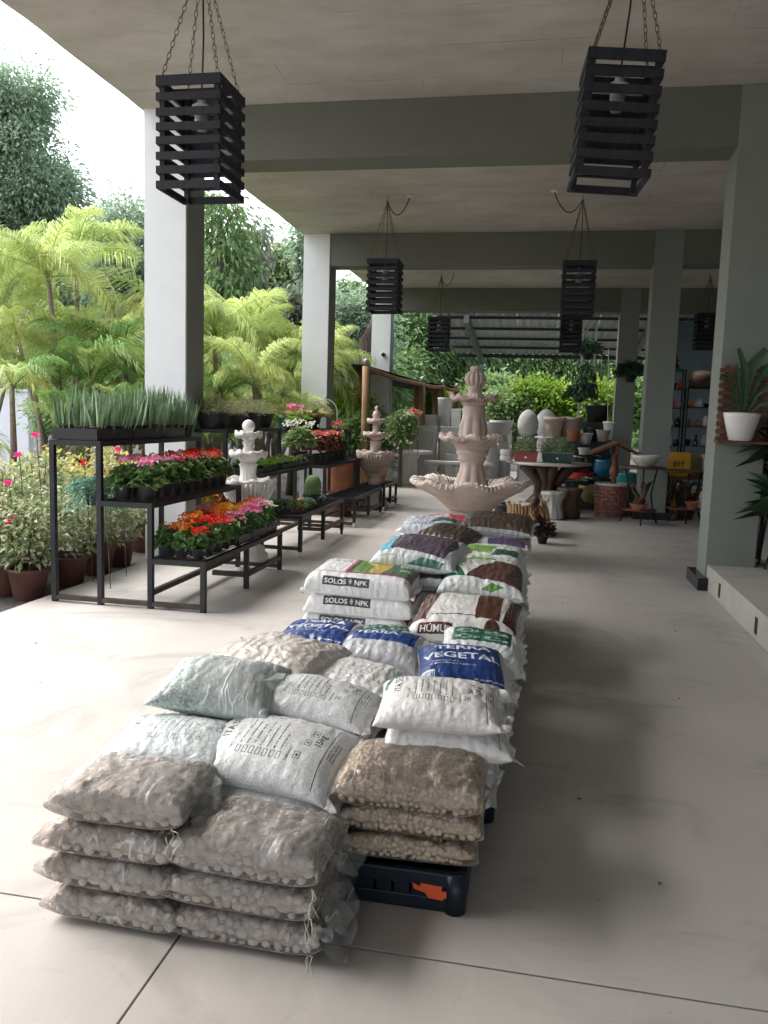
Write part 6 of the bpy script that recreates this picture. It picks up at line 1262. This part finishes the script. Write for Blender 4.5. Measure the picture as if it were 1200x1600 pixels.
spiky('spiky green plant high on the platform cut by the right photo edge', (2.16, 7.9, .98), 110, .46, stand=.75); spiky('lower spiky green plant on the platform by the right photo edge', (2.16, 7.7, .48), 90, .42, 'terracotta', stand=.25)
t = thing('clam_bowl', 'white ribbed bowl at the right photo edge on the platform', 'bowl', (2.08, 6.95, .229)); b = MB(); b.lathe([(.07, 0), (.09, .03), (.15, .2), (.17, .3), (.155, .3), (.13, .2), (.01, .1)], 48, flute(14, .06, 1, 5)); b.build('bowl', M['white plastic'], t, True)
t = thing('green_foliage_plant', 'broad dark green plant behind the right column', 'potted plant', (2.15, 8.5, 1.05)); link('leaves', tri_mesh('leaf', *dome(260, .3, .6, .2, .22, .06, .2, .3), LEAF['fern']), t); b = MB(); b.lathe([(.1, -.2), (.15, .1), (.01, .1)], 16); b.tube([(0, 0, -1.04), (0, 0, -.19)], .03, 8); b.build('pot', M['black pot'], t, True)
# ------------------------------------------------------------------ garden: white wall, palms, trees, bushes
t = thing('garden_wall', 'white rendered garden wall glimpsed between palm trunks at the left', 'wall', (0, 0, 0)); b = MB(); b.box(-19, -11.6, 17.0, 17.2, -.1, 1.78); b.build('wall_face', M['white wall'], t); b = MB(); b.box(-19, -11.58, 16.97, 17.23, 1.782, 1.84); b.build('coping', M['white wall'], t)
def frond_mesh(L, n, ll, lw, col, arch=.5, vee=.35, hang=.35):
    P, D, LL, tp = [], [], [], []; pts = []
    for i in range(13):
        s = i/12; pts.append(Vector((L*s*(1-.18*s*s*arch), 0, L*(.55*s-.75*arch*s*s*s*1.2-.1*s*s))))
    def pos(s): x_ = s*12; k = min(11, int(x_)); return pts[k].lerp(pts[k+1], x_-k), (pts[k+1]-pts[k]).normalized()
    parts = []
    for side in (-1, 1):
        s = np.linspace(.16, .995, n); B = np.array([pos(a)[0] for a in s]); T = np.array([pos(a)[1] for a in s])
        prof = np.sin(np.clip((s-.05)/.95, 0, 1)**.8*PI)**.5*.85+.15; ln = ll*prof*rng.uniform(.85, 1.1, n)
        Dv = T*.75+np.array([0, side*1.0, 0])+np.array([0, 0, vee])+rng.normal(size=(n, 3))*.12; up = np.cross(np.array([1, 0, 0.]), Dv*1.0)
        D1 = unit(Dv); S = unit(np.cross(D1, np.array([0, 0, 1.])+0*D1)); mid = B+D1*ln[:, None]*.5; tip = mid+unit(D1+[0, 0, -hang*2.2])*ln[:, None]*.55
        w_ = (lw*prof)[:, None]; V = np.stack([B-S*w_*.25, B+S*w_*.25, mid+S*w_*.5, mid-S*w_*.5, tip], 1).reshape(-1, 3); b_ = np.arange(n)[:, None]*5
        parts.append((V, np.concatenate([b_+[[0, 1, 2]], b_+[[0, 2, 3]], b_+[[3, 2, 4]]])))
    V, F = cat_mesh(parts); mb = MB(); mb.tube(pts, [.016*(1-i/13)+.003 for i in range(13)], 5); r_ = np.array(mb.v); tf = []
    for f in mb.f:
        for k in range(1, len(f)-1): tf.append((f[0], f[k], f[k+1]))
    V2, F2 = cat_mesh([(V, F), (r_, np.array(tf))]); return tri_mesh('frond', V2, F2, LEAF[col])
FRO = {'palm': [frond_mesh(1.5, 62, .62, .016, 'palm', a, .3, .75) for a in (.35, .7, 1.0)], 'palm green': [frond_mesh(1.5, 56, .56, .018, 'palm green', a, .3, .6) for a in (.5, .9)], 'palm gold': [frond_mesh(1.35, 56, .54, .016, 'palm gold', a, .3, .75) for a in (.8, 1.1)]}
def palm(label, base, crown, n, L, kinds, seed, r=.06, tilt=(.2, 1.0), stems=True):
    t = thing('areca_palm', label, 'palm', base, 0, 'areca palms in the garden'); rr = random.Random(seed); c = Vector(crown)-Vector(base)
    if stems:
        b = MB(); m_ = Vector((c.x*.3+.05, c.y*.3, c.z*.55)); b.tube([(0, 0, 0), m_, c], [r*1.15, r*.85, r*.6], 9); b.build('trunk', M['palm bark'], t, True)
    crowns = [(c, n, 1.0)]
    for q in range(2 if c.z > 1.6 else 1):
        e = Vector((c.x+rr.uniform(-.75, .75), c.y+rr.uniform(-.6, .6), c.z*rr.uniform(.5, .85))); crowns.append((e, int(n*.75), .8))
        if stems: b = MB(); b.tube([(rr.uniform(-.15, .15), rr.uniform(-.15, .15), 0), e*.55, e], [r*.8, r*.6, r*.45], 8); b.build('trunk', M['palm bark'], t, True)
    for c, n, fs in crowns:
     for k in range(int(n*1.25)):
        a = k*2.399+rr.uniform(-.5, .5); el = rr.uniform(*tilt); kind = kinds[k % len(kinds)]; me = rr.choice(FRO[kind]); s = L/1.5*rr.uniform(.5, .9)*fs
        o = link('frond', me, t, c+Vector((0, 0, rr.uniform(-.12, .06)))); o.rotation_euler = Euler((rr.uniform(-.3, .3), -el+.35, a), 'XYZ'); o.scale = (s, s, s)
    return t
def gp(u, v, y): q = at(u, v, y); return q
PL = [('tall areca palm left of the first white column with its crown near the lamp', 92, 640, 75, 430, 11.5, 15, 1.7, ['palm', 'palm', 'palm gold'], .055),
      ('areca palm crown at the left photo edge', -40, 640, 10, 440, 12.5, 14, 1.8, ['palm'], .06),
      ('areca palm behind the tall one reaching up toward the dark tree', 120, 640, 118, 400, 13.5, 14, 1.7, ['palm'], .06),
      ('low golden palm by the white wall at the left edge', 14, 690, 18, 600, 9.5, 9, 1.05, ['palm gold', 'palm', 'palm green'], .05),
      ('short palm with a leaning trunk before the white wall', 66, 680, 52, 600, 11.0, 9, 1.0, ['palm green', 'palm gold'], .05),
      ('green palm behind the snake plants', 130, 660, 140, 590, 11.0, 12, 1.5, ['palm green', 'palm green', 'palm'], .05),
      ('bright palm just left of the first white column', 200, 660, 195, 560, 12.5, 14, 1.6, ['palm', 'palm green'], .05),
      ('yellow palm half hidden by the first white column', 240, 660, 245, 500, 13.5, 14, 1.7, ['palm', 'palm gold'], .06),
      ('areca palm just right of the first white column', 335, 660, 335, 520, 14.0, 15, 1.8, ['palm'], .06),
      ('low drooping palm with a stout trunk between the columns', 405, 655, 398, 595, 13.0, 12, 1.25, ['palm', 'palm gold'], .09),
      ('areca palm in the middle between the two columns', 400, 650, 405, 530, 15.5, 16, 1.75, ['palm', 'palm', 'palm gold'], .06),
      ('areca palm left of the second white column', 455, 650, 455, 560, 15.0, 15, 1.6, ['palm'], .06),
      ('green palm low behind the sedum bowls', 345, 660, 345, 610, 12.8, 10, 1.2, ['palm green'], .05),
      ('far areca palm behind the second white column', 500, 650, 500, 560, 18.0, 12, 1.6, ['palm'], .06)]
for k, (lab, u0, v0, u1, v1, y, n, L, kinds, r) in enumerate(PL):
    base = at(u0, v0, y); base.z = -.07; palm(lab, base, at(u1, v1, y), n, L, kinds, 100+k, r, (.05, 1.15))
def crown_leaves(c, R, nc, nl, size, cl, droop, seed, shape=2.0, aspect=.42, hollow=.55):
    d = sph(nc); rad = (hollow+(1-hollow)*rng.random(nc)**.7); C_ = np.array(c)+d*rad[:, None]*np.array(R)
    sz = cl*rng.uniform(.6, 1.35, nc); id_ = np.repeat(np.arange(nc), nl); n = len(id_)
    off = rng.normal(size=(n, 3))*[.55, .55, .42]*sz[id_][:, None]; P = C_[id_]+off
    D = off/np.maximum(.01, sz[id_][:, None])+d[id_]*.5+rng.normal(size=(n, 3))*.55+[0, 0, -droop]
    return leaves(P, D, size*rng.uniform(.65, 1.3, n), size*aspect*rng.uniform(.8, 1.2, n), droop=droop*.4, fold=.15)
def tree(name, label, base, c, R, nc, nl, size, col, cl=.5, droop=.4, seed=0, trunk=.14, group=None, cat='tree', lobes=None, aspect=.42, limbs=7):
    t = thing(name, label, cat, base, 0, group); c = Vector(c)-Vector(base); rr = random.Random(seed)
    parts = [crown_leaves(c, R, nc, nl, size, cl, droop, seed, aspect=aspect)]
    for (dx, dy, dz, f) in lobes or []: parts.append(crown_leaves(c+Vector((dx, dy, dz)), [q*f for q in R], int(nc*f*f*1.1), nl, size, cl, droop, seed, aspect=aspect))
    link('crown', tri_mesh('crown', *cat_mesh(parts), LEAF[col]), t)
    if trunk:
        b = MB(); top = c+Vector((0, 0, R[2]*.35)); m_ = Vector((c.x*.4+rr.uniform(-.2, .2), c.y*.4, c.z*.5)); b.tube([(0, 0, 0), m_, c-Vector((0, 0, R[2]*.5)), top], [trunk*1.3, trunk, trunk*.8, trunk*.35], 9)
        for k in range(limbs):
            a = k*2.4+rr.uniform(-.4, .4); f = rr.uniform(.3, .95); s = m_.lerp(top, f); e = c+Vector((math.cos(a)*R[0]*.8, math.sin(a)*R[1]*.8, rr.uniform(-.3, .7)*R[2])); q = s.lerp(e, .5)+Vector((0, 0, .12*R[2])); b.tube([s, q, e], [trunk*.5, trunk*.3, trunk*.1], 6)
        b.build('trunk', M['bark'], t, True)
    return t
def tr(name, label, u, v, y, ru, rv, nc, nl, size, col, **k):
    c = at(u, v, y); s = y/FPX*1.02; R = (ru*s, ru*s*.8, rv*s); base = Vector((c.x+k.pop('dx', 0), y, -.07)); return tree(name, label, base, c, R, nc, nl, size, col, **k)
g = 'trees beyond the garden'
tr('dark_tree', 'large dark green tree filling the top left beside the slab edge', 10, 275, 20, 112, 85, 190, 75, .15, 'dark tree', cl=.48, lobes=[(.95, 0, -.4, .55), (.35, -.2, 1.75, .58), (-.6, 0, 1.5, .6), (.1, 0, -1.5, .8)], trunk=.22, group=g, seed=1)
tr('dark_tree', 'blue green tree between the dark tree and the first column', 195, 420, 24, 62, 110, 240, 60, .16, 'dark tree', cl=.5, trunk=.16, group=g, seed=2)
tr('dark_tree', 'dark tree low behind the tall left palms', 90, 440, 26, 90, 80, 180, 45, .22, 'dark tree', cl=.6, trunk=.16, group=g, seed=3)
tr('drooping_tree', 'thin tree with hanging twigs right of the first white column', 345, 370, 22, 40, 80, 34, 36, .20, 'mid tree', cl=.42, droop=1.0, trunk=.13, group=g, seed=4, lobes=[(.35, 0, -1.3, .8)])
tr('drooping_tree', 'bare trunked tree with sparse leaves between the columns', 385, 400, 25, 40, 70, 30, 30, .22, 'grey tree', cl=.4, droop=1.0, trunk=.19, group=g, seed=5, limbs=11)
tr('leafy_tree', 'dense green tree right of the first white column', 325, 450, 27, 60, 70, 170, 45, .22, 'light tree', cl=.6, group=g, seed=6)
tr('leafy_tree', 'bright rounded tree before the second column against the white sky', 435, 455, 28, 50, 48, 150, 45, .22, 'light tree', cl=.55, group=g, seed=7, lobes=[(.1, 0, .8, .5)])
tr('grey_tree', 'grey green tree behind the palms beside the second column', 465, 505, 26, 42, 50, 150, 40, .2, 'grey tree', cl=.5, group=g, seed=8)
tr('dark_tree', 'narrow dark tree touching the left edge of the second column', 478, 400, 24, 10, 55, 40, 40, .2, 'dark tree', cl=.3, group=g, seed=9, trunk=.08)
tr('dark_tree', 'dark green tree between the second and third columns', 555, 525, 26, 46, 62, 200, 50, .2, 'dark tree', cl=.5, group=g, seed=10)
tr('dark_tree', 'thin topped tree against the sky right of the second column', 548, 470, 27, 24, 28, 40, 40, .2, 'mid tree', cl=.3, group=g, seed=11, trunk=.1)
t = thing('bare_trunk', 'leaning bare grey trunk left of the third column', 'tree trunk', at(570, 640, 24)); t.location.z = -.07; b = MB(); a0 = Vector((0, 0, 0)); b.tube([a0, at(572, 530, 24)-Vector(t.location), at(588, 500, 24)-Vector(t.location), at(612, 460, 24)-Vector(t.location)], [.25, .2, .17, .12], 9); b.build('trunk', M['bark'], t, True)
for k, (u, v, y, ru, rv, col, lab) in enumerate([(640, 520, 34, 55, 62, 'mid tree', 'feathery tree behind the third column'), (700, 560, 36, 60, 55, 'mid tree', 'feathery tree left of the rafter post'), (765, 560, 38, 65, 55, 'mid tree', 'feathery tree behind the fountain finial'), (830, 572, 40, 70, 58, 'light tree', 'light green tree right of the fountain finial'), (900, 575, 40, 70, 55, 'mid tree', 'green tree behind the lattice post'), (970, 580, 42, 70, 60, 'mid tree', 'green tree behind the far right columns'), (1050, 570, 44, 70, 70, 'mid tree', 'tree behind the shop corner'), (600, 590, 32, 50, 40, 'mid tree', 'low tree behind the pergola start'), (560, 600, 30, 60, 40, 'mid tree', 'low tree left of the pergola')]):
    tr('feathery_tree', lab, u, v, y, ru, rv, 230, 48, .26, col, cl=.7, droop=.5, aspect=.3, group='feathery trees at the far end', seed=30+k, trunk=.18)
for k, (u, v, y, ru, rv, col, lab) in enumerate([(840, 628, 30, 36, 28, 'lime bush', 'lime green bush left of the lattice post'), (885, 640, 31, 36, 24, 'lime bush', 'lime green bush just left of the lattice post foot'), (800, 640, 30, 34, 26, 'light tree', 'pale green bush beside the fountain'), (935, 635, 30, 36, 28, 'lime bush', 'lime green bush right of the lattice post'), (770, 620, 32, 34, 26, 'light tree', 'pale bush behind the finial of the fountain'), (985, 630, 31, 30, 30, 'mid tree', 'green bush between the far right columns')]):
    tr('garden_bush', lab, u, v, y, ru, rv, 110, 50, .2, col, cl=.4, droop=.1, group='bushes under the far roof', seed=50+k, trunk=.06, cat='bush', aspect=.55)
for k, (u, v, y, ru, rv, col, lab) in enumerate([(340, 640, 17, 40, 36, 'mid tree', 'dense hedge bush behind the sedum bowls'), (430, 630, 19, 40, 40, 'light tree', 'dense hedge bush behind the palm trunk'), (475, 640, 19, 34, 36, 'mid tree', 'dense hedge bush left of the second column'), (545, 650, 18, 26, 34, 'lime bush', 'lime bush behind the pergola posts'), (570, 680, 17.5, 34, 28, 'mid tree', 'bush behind the pinkish fountain'), (628, 668, 17, 16, 30, 'light tree', 'flowering bush right of the third column'), (520, 700, 17.5, 30, 24, 'light tree', 'small bush right of the second column'), (690, 640, 26, 36, 26, 'lime bush', 'lime bush behind the concrete planters'), (120, 650, 15, 70, 30, 'mid tree', 'bush behind the snake plants'), (235, 650, 15, 50, 40, 'mid tree', 'bush behind the first white column')]):
    c = at(u, v, y); c.z = max(c.z, .4)
    tr('garden_bush', lab, u, v, y, ru, rv, (34 if ru < 18 else 110), 46, .09 if ru < 18 else .12, col, cl=.14 if ru < 18 else .26, droop=.2, group='bushes along the garden', seed=70+k, trunk=.04, cat='bush', aspect=.5)
for k, (u, v, y, lab) in enumerate([(650, 645, 16.9, 'cluster of pale peach flowers on the bush right of the third column'), (652, 690, 16.9, 'pink trumpet flower left of the carved planter'), (637, 688, 16.9, 'pink trumpet flower nearest the third column'), (640, 650, 16.85, 'cream flowers high on the bush right of the third column')]):
    t = thing('garden_flower', lab, 'flower', at(u, v, y), 0, 'flowers by the third column'); b = MB(); b.tube([(0, .15, -.25), (0, .05, -.1), (0, 0, 0)], .008, 5); b.build('stem', M['bark'], t); link('petals', PKF if k in (1, 2) else tri_mesh('petal', *heads(4, .1, 0, 14, .05, .06, 1), LEAF['salmon fl' if k == 0 else 'white fl']), t, (0, 0, -.3 if k in (1, 2) else 0))
q = at(450, 588, 16); t = thing('hanging_pot', 'small terracotta pot hanging among the palms between the columns', 'hanging pot', q); link('pot', pot_mesh(.1, .14, 'terracotta'), t); b = MB(); b.tube([(-.09, 0, .13), (0, 0, .5), (.09, 0, .13)], .006, 5); b.build('wire', M['cord'], t)
q = at(508, 655, 12.9); t = thing('wire_arch', 'thin grey wire arch plant support before the second column', 'plant support', (q.x, q.y, 1.26)); b = MB(); b.tube([(.2*math.cos(a), 0, .25+.22*math.sin(a)) for a in np.linspace(0, PI, 13)], .008, 6); b.tube([(-.2, 0, 0), (-.2, 0, .25)], .008, 6); b.tube([(.2, 0, 0), (.2, 0, .25)], .008, 6); b.ball((0, 0, .5), .02, 8, 6); b.build('wire', M['metal sheet'], t)
# far belt of woodland that closes the horizon
V, F = [], []
n = 5200; ang = rng.uniform(-1.25, 1.05, n); dist = rng.uniform(52, 75, n); C_ = np.stack([np.sin(ang)*dist, np.cos(ang)*dist, rng.uniform(0, 1, n)**1.2*np.where(ang > -.25, 5.2, 6.5)], 1); id_ = np.repeat(np.arange(n), 9); P = C_[id_]+rng.normal(size=(len(id_), 3))*.8
o = link('distant_woodland', tri_mesh('distant_woodland', *leaves(P, rng.normal(size=P.shape)+[0, 0, .1], .8*rng.uniform(.6, 1.3, len(id_)), .45), LEAF['mid tree'])); tag(o, 'far mass of green woodland closing the garden horizon', 'woodland'); o['kind'] = 'stuff'
